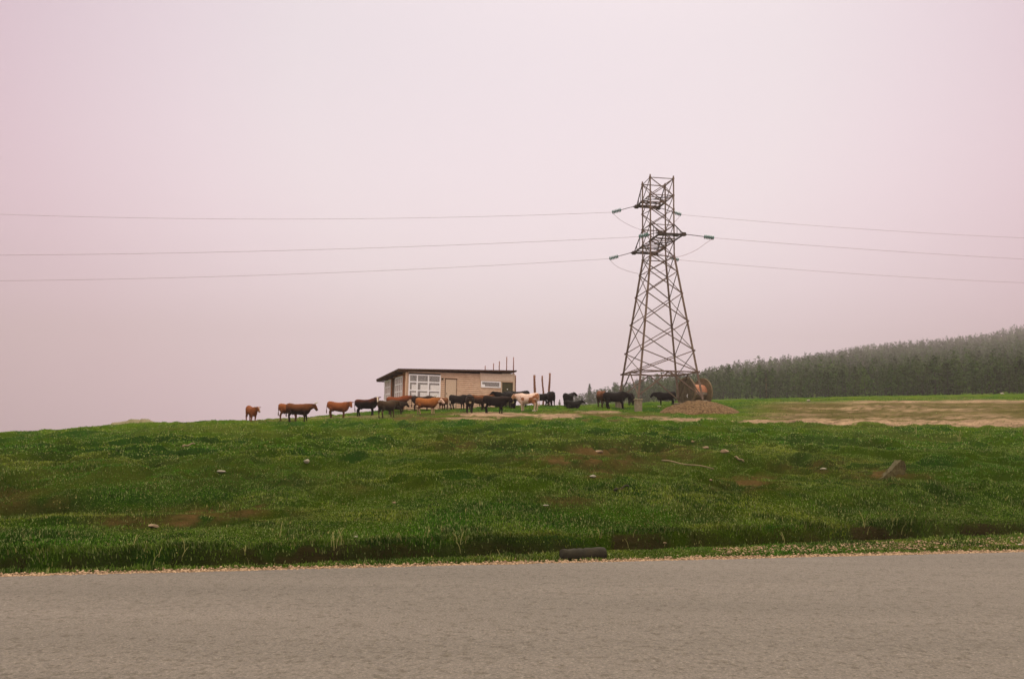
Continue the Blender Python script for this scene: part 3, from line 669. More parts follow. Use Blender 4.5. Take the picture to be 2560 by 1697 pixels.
    def rz(u, w): return top(u)+.03-drop*(w-w0)/(w1-w0)
    def slab(z0, z1, e=0):
        bm = bmesh.new(); c = [(u, w, rz(u, w)+z) for z in (z0, z1) for u, w in ((u0-e, w0-e), (u1+e, w0-e), (u1+e, w1+e), (u0-e, w1+e))]
        v = [bm.verts.new(p) for p in c]
        for f in ((3, 2, 1, 0), (4, 5, 6, 7), (0, 1, 5, 4), (1, 2, 6, 5), (2, 3, 7, 6), (3, 0, 4, 7)): bm.faces.new([v[i] for i in f])
        return bm
    rf = bmo('roof', slab(.09, .13, .03), MT['roof'], root); bmo('soffit', slab(.0, .086), MT['soffit'], rf)
    for q in (0, .2, .4, .6, .8, 1): w = w0+.1+(w1-w0-.2)*q; bx('rafter', (u0+.02, w-.04, rz(u0, w)-.12), (.0, w+.04, rz(u0, w)-.004), MT['soffit'], rf)
    bm = bmesh.new(); bm_box(bm, (-.02, -.07, -1.0), (L*.55, -.046, -.0+.02)); bmo('plinth', bm, MT['concrete'], root)
    return O, ux, uy, L, Wd
build_shed()

# ------------------------------------------------------------------ posts
def post(name, px, pt, d, r, label, group, cat='post', m='bark', bend=0.0, low=1016):
    tp = at(px, pt, d); z0 = min(hgt(tp.x, tp.y), at(px, low, d).z)-.1
    root_z = hgt(tp.x, tp.y); bm = bmesh.new(); n = 7
    pts = [Vector((bend*math.sin(i/n*5)*.10, 0, (tp.z-z0)*i/n+z0-root_z)) for i in range(n+1)]
    bm_tube(bm, pts, [r*(1.18-.3*i/n)*(1+.1*math.sin(i*2.3+px)) for i in range(n+1)], 8)
    o = bmo(name, bm, MT[m], None, True); o.location = (tp.x, tp.y, root_z); return tag(o, label, cat, group)
g = 'thin red poles sticking up behind the shed roof'
for px, pt, d, lb in ((1213, 914, 82, 'shortest thin red pole above the shed roof, farthest left of the row'), (1234, 908, 80, 'second thin red pole from the left above the shed roof'), (1248.5, 903, 78, 'middle thin red pole of the five above the shed roof'), (1267, 892, 75, 'tall thin red pole above the shed roof, just left of the roof end'), (1284, 892.5, 74.2, 'tall thin red pole rising at the right end of the shed roof')):
    post('pole', px, pt, d, .05, lb, g, 'pole', 'post')
g = 'rough wooden posts right of the shed'
post('wooden_post', 1288, 938, 74.6, .09, 'rough brown post touching the right corner of the shed', g)
post('wooden_post', 1337, 937.5, 79, .115, 'thick notched wooden post, left of the three beside the shed', g, bend=.4)
post('wooden_post', 1357.5, 939, 80, .085, 'slender leaning wooden post, middle of the three beside the shed', g, bend=.8)
post('wooden_post', 1373.5, 932.5, 80, .10, 'tallest wooden post, right of the three, above a black cow', g, bend=-.5)

# ------------------------------------------------------------------ cable drum
def build_drum():
    c = at(1736, 968, 71.5); ang = R(32)-R(12)
    ax = Vector((math.cos(ang), math.sin(ang), 0)); gz = hgt(c.x, c.y); rad = 1.27; cz = rad-.04
    root = empty('cable_drum', (c.x, c.y, gz), ang+.12)
    tag(root, 'big weathered wooden cable drum behind the gravel heap at the pylon foot', 'cable drum')
    def disc(x, th, m, nm):
        # a flange of upright planks cut to a circle, nailed battens across
        bm = bmesh.new(); n = 11; w = 2*rad/n
        for i in range(n):
            y0 = -rad+w*i+.012; y1 = -rad+w*(i+1)-.012; seg = 5; ys = [y0+(y1-y0)*k/seg for k in range(seg+1)]
            tz = [math.sqrt(max(rad*rad-y*y, .0)) for y in ys]; dx = rng.random()*.02
            loop = [(y, z) for y, z in zip(ys, tz)]+[(y, -z) for y, z in reversed(list(zip(ys, tz)))]
            A = [bm.verts.new((x-th/2+dx, y, z+cz)) for y, z in loop]; B = [bm.verts.new((x+th/2+dx, y, z+cz)) for y, z in loop]
            k = len(loop); bm.faces.new(A[::-1]); bm.faces.new(B)
            for j in range(k): bm.faces.new((A[j], A[(j+1) % k], B[(j+1) % k], B[j]))
        return bmo(nm, bm, m, root)
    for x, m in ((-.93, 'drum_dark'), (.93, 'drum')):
        f = disc(x, .09, MT[m], 'flange')
        bm = bmesh.new(); nseg = 40
        for i in range(nseg):
            a0, a1 = 2*math.pi*i/nseg, 2*math.pi*(i+1)/nseg-.01
            v = [bm.verts.new((x+dx, r_*math.cos(a), r_*math.sin(a)+cz)) for dx in (-.075, .075) for r_, a in ((rad+.02, a0), (rad+.02, a1), (rad-.10, a1), (rad-.10, a0))]
            for q in ((0, 1, 2, 3), (7, 6, 5, 4), (0, 4, 5, 1), (1, 5, 6, 2), (2, 6, 7, 3), (3, 7, 4, 0)): bm.faces.new([v[j] for j in q])
        bmo('rim', bm, MT['drum'], f)
    bm = bmesh.new(); cr_ = .66; n = 18; grp = {'brick': bmesh.new(), 'grayboard': bmesh.new(), 'drum': bmesh.new()}
    for i in range(n):
        a = 2*math.pi*(i+.5)/n; zc_ = math.sin(a)
        key = 'brick' if zc_ > .08 else ('grayboard' if zc_ > -.25 else 'drum')
        mt = Matrix.Translation((0, 0, cz)) @ Matrix.Rotation(-a+math.pi/2, 4, 'X') @ Matrix.Translation((0, 0, cr_))
        # board tangent to the core
        bm_box(grp[key], (-.88, -.11, -.02), (.88, .11, .03), mt)
    bm.free()
    for k, b in grp.items(): bmo('core_boards', b, MT[k], root)
    bm = bmesh.new(); bm_tube(bm, [(-.99, -.25, cz-.50), (-1.0, -.20, cz-.42), (-1.0, -.2, cz-.33), (-.99, -.27, cz-.24)], .035, 6); bmo('white_hook', bm, MT['white'], root)
build_drum()

# gravel mound in front of the drum
def mound(name, px, d, rx, ry, h, m, label, cat, seed=3, sink=.1, sharp=1.0, noise=.2, off=0):
    c = at(px, 1000, d); gz = hgt(c.x, c.y); n = 70
    a = np.linspace(-1.15, 1.15, n); X, Y = np.meshgrid(a, a, indexing='ij'); r_ = np.sqrt(X**2+Y**2)*(1+.25*fbm(X*1.4+9, Y*1.4, seed, 2))
    prof = np.clip(1-r_**1.5, 0, 1)**1.15
    wx, wy = c.x+X*rx, c.y+Y*ry
    Z = h*prof*(1+noise*2*fbm(X*5, Y*5, seed+1, 4))+noise*.35*fbm(X*9, Y*9, seed+2, 3)*sst(0, .2, prof)
    Z = Z+height(wx, wy)-gz-sink*(1-sst(0, .15, prof))
    i = np.arange(n*n).reshape(n, n); Fc = np.stack([i[:-1, :-1], i[1:, :-1], i[1:, 1:], i[:-1, 1:]], -1).reshape(-1, 4)
    o = link(name, npmesh(name, np.stack([X*rx, Y*ry, Z], -1).reshape(-1, 3), Fc, smooth=True), m); o.location = (c.x, c.y, gz)
    return tag(o, label, cat)
mound('gravel_mound', 1745, 64, 3.3, 2.6, 1.0, MT['gravel'], 'low heap of tan gravel in front of the wooden cable drum', 'gravel heap', sharp=.8)
MT['farsoil'] = mat('far_spoil', (.20, .16, .085), .95, (1, (.13, .12, .05), .2))
def hummock():
    c = at(345, 1050, 100); gz = hgt(c.x, c.y); a = np.linspace(-1, 1, 80); X, Y = np.meshgrid(a, a, indexing='ij')
    k = 100/F; px = X*62; peak = 6.0*np.exp(-((px+8)/26)**2)+3.6*np.exp(-((px+9)/7)**2)+5.2*np.exp(-((px-24)/15)**2)+4.0*np.exp(-((px-17)/6)**2)
    base = c.z-gz-5*k; Z = (base+peak*k)*(1-sst(.2, 1, np.abs(Y)))*(1-sst(.85, 1, np.abs(X)))+.05*fbm(X*9, Y*9, 5, 3)-.3
    Z = Z+.3; i = np.arange(6400).reshape(80, 80); Fc = np.stack([i[:-1, :-1], i[1:, :-1], i[1:, 1:], i[:-1, 1:]], -1).reshape(-1, 4)
    o = link('earth_mound', npmesh('earth_mound', np.stack([X*62*k, Y*4, Z-.1], -1).reshape(-1, 3), Fc, smooth=True), MT['farsoil']); o.location = (c.x, c.y, gz)
    tag(o, 'brown two peaked hummock just showing over the skyline at the left', 'hummock')
hummock()

# ------------------------------------------------------------------ log, stones, litter
def build_log():
    a = at(1405, 1385, 10.85); b = at(1511, 1380, 11.08); a.z = hgt(a.x, a.y)+.05; b.z = hgt(b.x, b.y)+.06
    bm = bmesh.new(); n = 14; pts = [(b-a)*(i/n) for i in range(n+1)]
    bm_tube(bm, pts, [.085*(1+.05*math.sin(i*1.7)) for i in range(n+1)], 14)
    for v in bm.verts: v.co += Vector((rng.normal(), rng.normal(), rng.normal()))*.0035
    o = bmo('log', bm, MT['log'], None, True); o.location = a
    tag(o, 'short dark mossy log lying in the verge at the edge of the road', 'log')
build_log()
def rock(name, px, py, d0, d1, size, m, label, cat='stone', group=None, seed=0, tilt=0, sink=.35):
    p = ground_at(px, py, d0, d1); size = tuple(q*.72 for q in size); bm = bmesh.new(); bmesh.ops.create_icosphere(bm, subdivisions=3, radius=1)
    rr = random.Random(seed); pl = [(Vector((rr.gauss(0, 1), rr.gauss(0, 1), rr.gauss(0, 1))).normalized(), .55+.35*rr.random()) for _ in range(11)]
    for v in bm.verts:
        for nrm, dd in pl:
            q = v.co.dot(nrm)
            if q > dd: v.co -= nrm*(q-dd)
        v.co = Vector((v.co.x*size[0], v.co.y*size[1], v.co.z*size[2])); v.co.rotate(Matrix.Rotation(tilt, 3, 'Y'))
    o = bmo(name, bm, m); o.location = (p.x, p.y, p.z+size[2]*(1-sink)-.0); return tag(o, label, cat, group)
def slab():
    p = ground_at(2235, 1190, 16, 34); k = p.y/F
    bm = bmesh.new()
    # wedge shaped block, outline in metres (image right, up), extruded away from the road
    o2 = [(-34, -6), (-20, 4), (0, 22), (19, 42), (27, 38), (31, 20), (27, 2), (14, -8), (-4, -14), (-20, -16)]
    A = [bm.verts.new((x*k, 0, y*k)) for x, y in o2]; B = [bm.verts.new((x*k*.9+.05, .38, y*k*.92)) for x, y in o2]; n = len(o2)
    bm.faces.new(A[::-1]); bm.faces.new(B)
    for i in range(n): bm.faces.new((A[i], A[(i+1) % n], B[(i+1) % n], B[i]))
    bmesh.ops.triangulate(bm, faces=bm.faces[:]); bmesh.ops.subdivide_edges(bm, edges=bm.edges[:], cuts=4, use_grid_fill=True)
    for v in bm.verts: v.co += Vector((rng.normal(), rng.normal(), rng.normal()))*.009
    o = bmo('rubble_slab', bm, MT['slab']); o.location = (p.x, p.y, p.z-.02)
    tag(o, 'tilted wedge of mossy rubble sticking out of the grass on the right slope', 'rock')
slab()
sg = 'loose stones scattered in the grass'
for i, (px, py, d0, d1, sz, mm, lb) in enumerate((
    (385, 1318, 11, 17, (.13, .08, .05), 'stone', 'largest tan stone in the grass at the lower left'),
    (766, 1157, 15, 45, (.11, .09, .09), 'stone_pale', 'pale stone alone in the green slope below the white and black cows'),
    (553, 1182, 15, 45, (.15, .08, .05), 'stone_pale', 'flat pale stone on the slope at the left'),
    (985, 1258, 12, 30, (.06, .04, .03), 'stone', 'small tan stone low on the middle of the slope'),
    (1497, 1131, 15, 45, (.22, .12, .06), 'stone', 'flat brown stone in the worn brown patch below the lying cow'),
    (1482, 1194, 13, 40, (.10, .07, .05), 'stone_pale', 'pale chunk at the bottom of the worn brown patch'),
    (1733, 1105, 17, 45, (.10, .07, .05), 'stone', 'small tan stone in the grass below the gravel heap'),
    (1765, 1121, 17, 45, (.16, .10, .07), 'stone', 'rounded tan stone in the grass between two smaller ones'),
    (1812, 1132, 17, 45, (.20, .09, .09), 'stone', 'leaning grey brown stone with a dark hollow under it'),
    (2058, 1173, 14, 40, (.13, .07, .04), 'stone_pale', 'flat pale stone on the slope left of the rubble wedge'),
    (1364, 1264, 12, 26, (.08, .04, .02), 'stone_pale', 'small white scrap in the grass above the log'),
    (1662, 1352, 10.4, 12.5, (.035, .03, .03), 'stone', 'small tan stone on the verge right of the log'),
    (1777, 1202, 13, 40, (.08, .05, .03), 'stone', 'tan stone beside the brown hummock on the right'),
    (890, 1344, 10.5, 13, (.04, .03, .025), 'stone_pale', 'pale pebble in the cut bank left of the log'),
    (2550, 1363, 10.5, 14.5, (.06, .04, .025), 'stone_pale', 'white stone at the road edge in the right corner'),
    (1648, 1017, 60, 75, (.30, .15, .10), 'stone_pale', 'white scrap lying between the pylon legs'),
    (1335, 1028, 55, 72, (.28, .14, .09), 'stone_pale', 'white stone at the hind hooves of the white cow'),
    (2022, 1003, 70, 110, (.3, .2, .15), 'stone_pale', 'white speck on the far grass before the wood'),
    (2506, 985, 80, 125, (.4, .25, .2), 'stone_pale', 'pale blue scrap at the foot of the wood on the right'))):
    rock('stone', px, py, d0, d1, sz, MT[mm], lb, 'stone', sg, seed=i+20)
def stick(px0, py0, px1, py1, d0, d1, r_, label, m='log', lift=.03):
    a = ground_at(px0, py0, d0, d1); b = ground_at(px1, py1, d0, d1); bm = bmesh.new(); n = 8
    pts = [(b-a)*(i/n)+Vector((0, 0, lift+.02*math.sin(i*1.3))) for i in range(n+1)]; bm_tube(bm, pts, [r_*(1-.3*i/n) for i in range(n+1)], 7)
    o = bmo('stick', bm, MT[m], None, True); o.location = a; tag(o, label, 'stick', 'branches lying in the grass')
MT['dry'] = mat('dry_wood', (.13, .10, .045), .9, (6, (.22, .16, .09), .2))
stick(1655, 1156, 1785, 1176, 15, 45, .022, 'long thin branch lying across the worn slope below the pylon', 'dry', .06)
stick(455, 1126, 486, 1117, 18, 48, .03, 'pale straight stick in the grass at the left', 'dry', .12)
stick(1838, 1150, 1860, 1158, 15, 45, .03, 'short curved twig right of the long branch', 'dry', .05)
stick(1535, 1231, 1572, 1218, 13, 30, .022, 'short dark branch in the grass above the verge', 'log', .03)

# tall dry weed stems on the bank
def weeds():
    spots = [(395, 1400, .22), (455, 1390, .25), (842, 1378, .30), (1000, 1350, .16), (1070, 1345, .2), (1150, 1382, .18), (1560, 1372, .15), (1500, 1352, .18), (2165, 1330, .28), (2240, 1322, .22), (700, 1345, .22), (330, 1372, .2), (1880, 1385, .15), (2400, 1105, .5), (2290, 1085, .45), (2560, 1090, .5), (2465, 1088, .4), (1240, 1395, .15), (610, 1405, .14), (1945, 1345, .2)]
    V = []; Fc = []; cl = []
    for (px, py, h) in spots:
        p = ground_at(px, py, 9.2, 45)
        for s in range(rng.integers(2, 5)):
            a = rng.random()*6.28; ln = h*(.6+.6*rng.random()); q = p+Vector((rng.normal()*.05, rng.normal()*.05, 0)); q.z = hgt(q.x, q.y)
            dx, dy = math.cos(a)*ln*.35, math.sin(a)*ln*.35; w = .004*max(1, p.y/12); prev = None
            for k in range(5):
                t_ = k/4; c = q+Vector((dx*t_*t_, dy*t_*t_, ln*(t_-.15*t_*t_))); b = len(V)
                V += [(c.x-w, c.y, c.z), (c.x+w, c.y, c.z)]; cl += [(.20, .19, .07)]*2
                if prev is not None: Fc += [(prev, prev+1, b+1), (prev, b+1, b)]
                prev = b
    tag(link('weed_stems', npmesh('weed_stems', V, Fc, np.array(cl)), MT['grass']), 'thin dry weed stems standing out of the bank and slope', 'weeds', kind='stuff')
weeds()

# ------------------------------------------------------------------ cattle
BR = (.20, .060, .016); BLK = (.006, .004, .0025); DKB = (.060, .026, .010); GOLD = (.30, .105, .024); CREAM = (.62, .46, .33)
def ring_loft(bm, secs, n=14):
    """secs: list of (centre, side vector, up vector, half width, half height)"""
    rings = []
    for c, s, u, w, h in secs: rings.append([bm.verts.new(c+s*(w*math.cos(2*math.pi*k/n))+u*(h*math.sin(2*math.pi*k/n))) for k in range(n)])
    for i in range(len(rings)-1):
        for k in range(n): bm.faces.new((rings[i][k], rings[i][(k+1) % n], rings[i+1][(k+1) % n], rings[i+1][k]))
    bm.faces.new(rings[0][::-1]); bm.faces.new(rings[-1])
def cow_mesh(name, yaw, npitch, hpitch, pose, sch, seed, calf):
    rr = random.Random(seed); bm = bmesh.new(); X, Y, Z = Vector((1, 0, 0)), Vector((0, 1, 0)), Vector((0, 0, 1))
    dz = -.47 if pose == 'lie' else 0
    tor = [(-.86, 1.22, 1.00, .10), (-.82, 1.34, .84, .21), (-.68, 1.39, .70, .29), (-.45, 1.37, .66, .32), (-.2, 1.32, .59, .35), (.08, 1.30, .545, .365), (.32, 1.32, .525, .34), (.52, 1.385, .52, .30), (.68, 1.38, .56, .25), (.80, 1.35, .66, .20), (.9, 1.28, .82, .14)]
    fat = .92 if calf else 1.0
    ring_loft(bm, [(Vector((x, 0, (t+b)/2+dz)), Y, Z, w*fat, (t-b)/2) for x, t, b, w in tor], 16)
    # neck and head
    ny, hy = yaw*.55, yaw
    nd = Vector((math.cos(ny)*math.cos(npitch), math.sin(ny)*math.cos(npitch), math.sin(npitch)))
    nb = Vector((.66, 0, 1.08+dz)); nl = .50; hb = nb+nd*nl
    ns = nd.cross(Z).normalized(); nu = ns.cross(nd)
    ring_loft(bm, [(nb-nd*.1, ns, nu, .22, .31), (nb+nd*.2, ns, nu, .18, .26), (nb+nd*.38, ns, nu, .15, .20), (hb, ns, nu, .12, .15)], 12)
    hd = Vector((math.cos(hy)*math.cos(hpitch), math.sin(hy)*math.cos(hpitch), math.sin(hpitch))); hs = hd.cross(Z).normalized(); hu = hs.cross(hd)
    h0 = hb-hd*.06+hu*.02
    ring_loft(bm, [(h0-hd*.06, hs, hu, .08, .09), (h0, hs, hu, .13, .145), (h0+hd*.14, hs, hu, .14, .155), (h0+hd*.27, hs, hu, .105, .13), (h0+hd*.38-hu*.01, hs, hu, .09, .105), (h0+hd*.46-hu*.01, hs, hu, .095, .10), (h0+hd*.51-hu*.01, hs, hu, .06, .065)], 12)
    for sgn in (-1, 1):
        e0 = h0+hs*sgn*.10+hu*.05+hd*.01; e1 = e0+hs*sgn*.22-hu*.015-hd*.02
        ed = (e1-e0).normalized(); es = ed.cross(hu).normalized(); eu = es.cross(ed)
        ring_loft(bm, [(e0, es, eu, .035, .04), (e0.lerp(e1, .45), es, eu, .035, .075), (e1, es, eu, .015, .02)], 8)
    def limb(pts): bm_tube(bm, [Vector(p[:3]) for p in pts], [p[3] for p in pts], 10)
    if pose != 'lie':
        for s in (-1, 1):
            f = rr.uniform(-.10, .12); b = rr.uniform(-.12, .12)
            limb([(.50, s*.13, 1.0, .16), (.50, s*.17, .74, .13), (.48+f*.3, s*.17, .58, .098), (.52+f*.8, s*.165, .38, .066), (.50+f, s*.165, .14, .046), (.51+f, s*.165, .06, .060), (.52+f, s*.165, 0, .066)])
            limb([(-.58, s*.13, 1.08, .20), (-.52, s*.18, .86, .165), (-.52+b*.2, s*.19, .68, .135), (-.66+b*.6, s*.17, .46, .082), (-.62+b, s*.165, .17, .054), (-.60+b, s*.165, .06, .066), (-.59+b, s*.165, 0, .072)])
        bm_tube(bm, [(-.26, 0, .68), (-.38, 0, .64), (-.46, 0, .70)], [.09, .12, .09], 8)
        tx = rr.uniform(-.05, .03)
        limb([(-.78, 0, 1.29, .05), (-.86, 0, 1.24, .04), (-.885+tx*.3, .01, 1.0, .032), (-.87+tx, .02, .72, .028), (-.87+tx, .02, .52, .05), (-.86+tx, .02, .36, .03)])
    else:
        for s in (-1, 1):
            limb([(.50, s*.2, .34, .14), (.70, s*.24, .14, .08), (.50, s*.27, .07, .055), (.34, s*.26, .05, .05)])
            limb([(-.55, s*.2, .42, .20), (-.28, s*.30, .22, .13), (-.50, s*.34, .09, .07), (-.30, s*.36, .05, .05)])
        bmesh.ops.create_uvsphere(bm, u_segments=12, v_segments=8, radius=1, matrix=Matrix.Translation((-.05, 0, .30)) @ Matrix.Diagonal((.75, .36, .30, 1)))
    me = bpy.data.meshes.new('tmp'); bm.to_mesh(me); bm.free(); o = bpy.data.objects.new('tmp', me); COL.objects.link(o)
    m = o.modifiers.new('r', 'REMESH'); m.mode = 'VOXEL'; m.voxel_size = .024; m2 = o.modifiers.new('s', 'SMOOTH'); m2.factor = .5; m2.iterations = 3
    dg = bpy.context.evaluated_depsgraph_get(); me2 = bpy.data.meshes.new_from_object(o.evaluated_get(dg)); bpy.data.objects.remove(o); bpy.data.meshes.remove(me)
    me2.name = name; n = len(me2.vertices); co = np.empty(n*3, np.float32); me2.vertices.foreach_get('co', co); co = co.reshape(-1, 3)
    x, y, z = co.T; c = np.zeros((n, 3))+np.array(sch['base'])
    nz = fbm(x*3+seed, z*3+y*2, 71, 3)
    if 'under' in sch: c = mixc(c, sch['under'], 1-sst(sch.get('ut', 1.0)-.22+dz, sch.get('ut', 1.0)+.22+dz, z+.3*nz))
    if 'spots' in sch: c = mixc(c, sch['spots'], sst(.10, .16, fbm(x*3.6+seed, z*3.2+(y > 0)*7, 72, 2))*sst(.45, .7, z))
    q = co-np.array(h0); hx = q@np.array(hd); hyy = q@np.array(hu); hw_ = np.abs(q@np.array(hs)); inh = (hx > -.1) & (np.abs(hyy) < .22) & (hw_ < .18) & (x > .4)
    if 'face' in sch: c = mixc(c, sch['face'], (inh & (hx > .0) & (hw_ < sch.get('fw', .2)))*1.0)
    if 'muzzle' in sch: c = mixc(c, sch['muzzle'], (inh & (hx > .38))*1.0)
    if 'legs' in sch: c = mixc(c, sch['legs'], ((z < .5+dz*0) & (z < .52))*sst(-.2, .1, nz+.1))
    if pose != 'lie': c = mixc(c, (.03, .02, .015), (z < .07)*.8)
    for ex in (-1, 1):   # eyes
        ep = np.array(h0+hd*.15+hs*ex*.115+hu*.045); c = mixc(c, (.01, .008, .006), (((co-ep)**2).sum(1) < .0011)*1.0)
    a = me2.color_attributes.new('Col', 'FLOAT_COLOR', 'POINT'); cc = np.ones((n, 4), np.float32); cc[:, :3] = c; a.data.foreach_set('color', cc.ravel())
    me2.polygons.foreach_set('use_smooth', [True]*len(me2.polygons))
    return me2, h0, hd, hs, hu
def cow(px, fy, hpx, head, yaw, sch, label, pose='stand', np_=22, hp=-32, horns=False, calf=False, d=None, cat='cow'):
    p = ground_at(px, fy, 46, 66.3 if 1085 < px < 1292 else (67.3 if 985 < px <= 1085 else 75)) if d is None else Vector((at(px, fy, d).x, d, 0))
    p.z = hgt(p.x, p.y); H = hpx*p.y/F/(1.36 if pose != 'lie' else .90)
    az = R(head)
    me, h0, hd, hs, hu = cow_mesh('body', R(yaw), R(np_), R(hp-15), pose, sch, len(COWS)*7+3, calf)
    root = empty('cow' if not calf else 'calf', (p.x, p.y, p.z+.0), az); root.scale = (H, H, H)
    # stand square on the slope: take the lowest ground under the four feet
    me.materials.append(MT['hide']); o = bpy.data.objects.new('body', me); COL.objects.link(o); o.parent = root
    zs = [hgt(p.x+math.cos(az)*sx*H-math.sin(az)*sy*H, p.y+math.sin(az)*sx*H+math.cos(az)*sy*H) for sx in (-.58, .52) for sy in (-.16, .16)]
    root.location.z = sum(zs)/4-.02
    pit = math.atan2((zs[2]+zs[3])/2-(zs[0]+zs[1])/2, 1.1*H); rol = math.atan2((zs[1]+zs[3])/2-(zs[0]+zs[2])/2, .32*H)
    root.rotation_euler = (max(-.06, min(.06, rol)), -pit, az)
    if horns:
        for s in (-1, 1):
            b = h0+hs*s*.08+hu*.10; bm = bmesh.new()
            bm_tube(bm, [b, b+hs*s*.09+hu*.05, b+hs*s*.13+hu*.14, b+hs*s*.09+hu*.25], [.045, .04, .032, .015], 8); bmo('horn', bm, MT['horn'], root, True)
    tag(root, label, cat, 'cattle gathered on the hilltop'); COWS.append(root)
COWS = []
K = dict
cow(627, 1053, 38, -48, 12, K(base=BR, muzzle=(.3, .2, .15), face=(.5, .4, .3), fw=.035), 'leftmost brown cow, standing alone and looking at the road', np_=28)
cow(722, 1049.5, 42, 6, 0, K(base=(.23, .075, .022), under=(.12, .045, .018), ut=.85), 'brown cow half hidden behind the dark horned bull')
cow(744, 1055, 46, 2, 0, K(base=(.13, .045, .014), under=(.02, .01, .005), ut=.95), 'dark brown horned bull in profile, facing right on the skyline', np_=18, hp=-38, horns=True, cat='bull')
cow(843, 1043.5, 41, 4, -62, K(base=(.22, .066, .018), under=(.10, .04, .015), ut=.8), 'brown cow alone on the skyline with its head turned to the road', np_=24)
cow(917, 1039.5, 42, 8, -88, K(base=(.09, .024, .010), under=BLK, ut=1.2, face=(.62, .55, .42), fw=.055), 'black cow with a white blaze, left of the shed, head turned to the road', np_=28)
cow(968, 1048.5, 43, 52, -6, K(base=(.055, .032, .014), under=(.03, .022, .012), ut=.9, legs=(.09, .065, .03)), 'thin dark brown cow seen from behind near the shed corner', np_=8, d=57.5)
cow(994, 1031, 39, 4, 0, K(base=(.19, .05, .014), under=(.04, .02, .008), ut=1.0), 'red brown cow before the shed corner facing right', np_=14, hp=-25)
cow(989, 1036, 31, 12, 0, K(base=(.022, .014, .007), legs=(.03, .022, .012)), 'small dark cow standing low between the thin cow and the red brown cow', np_=6)
cow(1066, 1034, 41, 3, -10, K(base=GOLD, under=(.08, .03, .01), ut=.8, face=(.72, .50, .38), legs=(.50, .36, .22)), 'golden brown cow with a white face and pale legs under the big window', np_=10, hp=-24)
cow(1055, 1026, 38, 8, -20, K(base=(.025, .014, .008)), 'black horned cow hidden behind the golden brown cow', np_=4, hp=-20, horns=True)
cow(1108, 1021, 31, -112, 0, K(base=(.16, .062, .02), under=(.07, .03, .012), ut=.8), 'small brown calf behind the white face of the golden brown cow', calf=True, cat='calf')
cow(1144, 1019, 36, -22, 4, K(base=(.015, .011, .009), muzzle=(.12, .08, .06)), 'black cow in front of the shed door facing right', np_=8, hp=-40)
cow(1173, 1031, 45, -84, -6, K(base=(.020, .012, .007), muzzle=(.42, .34, .2)), 'dark cow facing the road head on with a pale muzzle', np_=12, hp=-55)
cow(1192, 1020, 37, 14, 0, K(base=(.15, .055, .018), under=(.035, .018, .008), ut=1.1), 'brown cow just right of the dark cow that faces the road', np_=2)
cow(1226, 1019, 37, 0, 0, K(base=(.20, .068, .018), under=(.03, .016, .007), ut=1.1), 'orange backed cow behind the big black cow under the strip window', np_=5)
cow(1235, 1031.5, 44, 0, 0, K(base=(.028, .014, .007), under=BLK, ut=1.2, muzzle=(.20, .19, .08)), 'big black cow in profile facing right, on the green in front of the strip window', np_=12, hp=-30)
cow(1264, 1017, 38, 176, 0, K(base=BLK), 'black cow facing left against the dark gate of the shed', np_=24, hp=-20)
cow(1276, 1018, 40, -65, 0, K(base=(.014, .010, .007), muzzle=(.3, .28, .15)), 'black cow with a pale nose facing the road by the right shed corner', np_=0, hp=-40)
cow(1298, 1016, 41, 184, 0, K(base=(.013, .010, .008)), 'black cow behind the white cow, its back rising above it', np_=10)
cow(1322, 1027, 45, 152, 14, K(base=(.70, .52, .42), under=(.50, .36, .24), ut=.7, spots=(.30, .12, .045), face=(.52, .31, .17), legs=(.58, .44, .30)), 'white cow with brown patches walking left', np_=10, hp=-34)
cow(1351, 1014.5, 32, 178, 0, K(base=(.011, .009, .007)), 'black cow right of the white cow, hindquarters to the right', np_=0)
cow(1379, 1014, 37, -82, -25, K(base=(.014, .010, .008)), 'black cow facing the road below the tallest wooden post', np_=8, hp=-45)
cow(1422, 1013, 34, 62, -42, K(base=(.011, .009, .007)), 'black cow standing behind the lying black cow', np_=30, hp=-14)
cow(1430, 1019.5, 20, 4, 10, K(base=(.010, .009, .007)), 'black cow lying in the grass with its head up', pose='lie', np_=38, hp=-10)
cow(1506, 1017, 41, -80, -22, K(base=(.15, .055, .02), under=(.05, .025, .01), ut=1.0, face=(.52, .36, .22), fw=.1), 'brown cow with a pale face behind the long black cow left of the pylon', np_=2, hp=-48)
cow(1538, 1019.5, 43, 2, 0, K(base=(.013, .010, .008)), 'long black cow in profile with lowered head left of the near pylon leg', np_=-6, hp=-42)
cow(1578, 1012, 32, 75, 0, K(base=(.017, .012, .008)), 'dark cow seen from behind between the left pylon legs', np_=5)
cow(1666, 1007, 36, 170, 12, K(base=(.010, .008, .006)), 'black cow under the middle of the pylon facing left', np_=10, hp=-30)

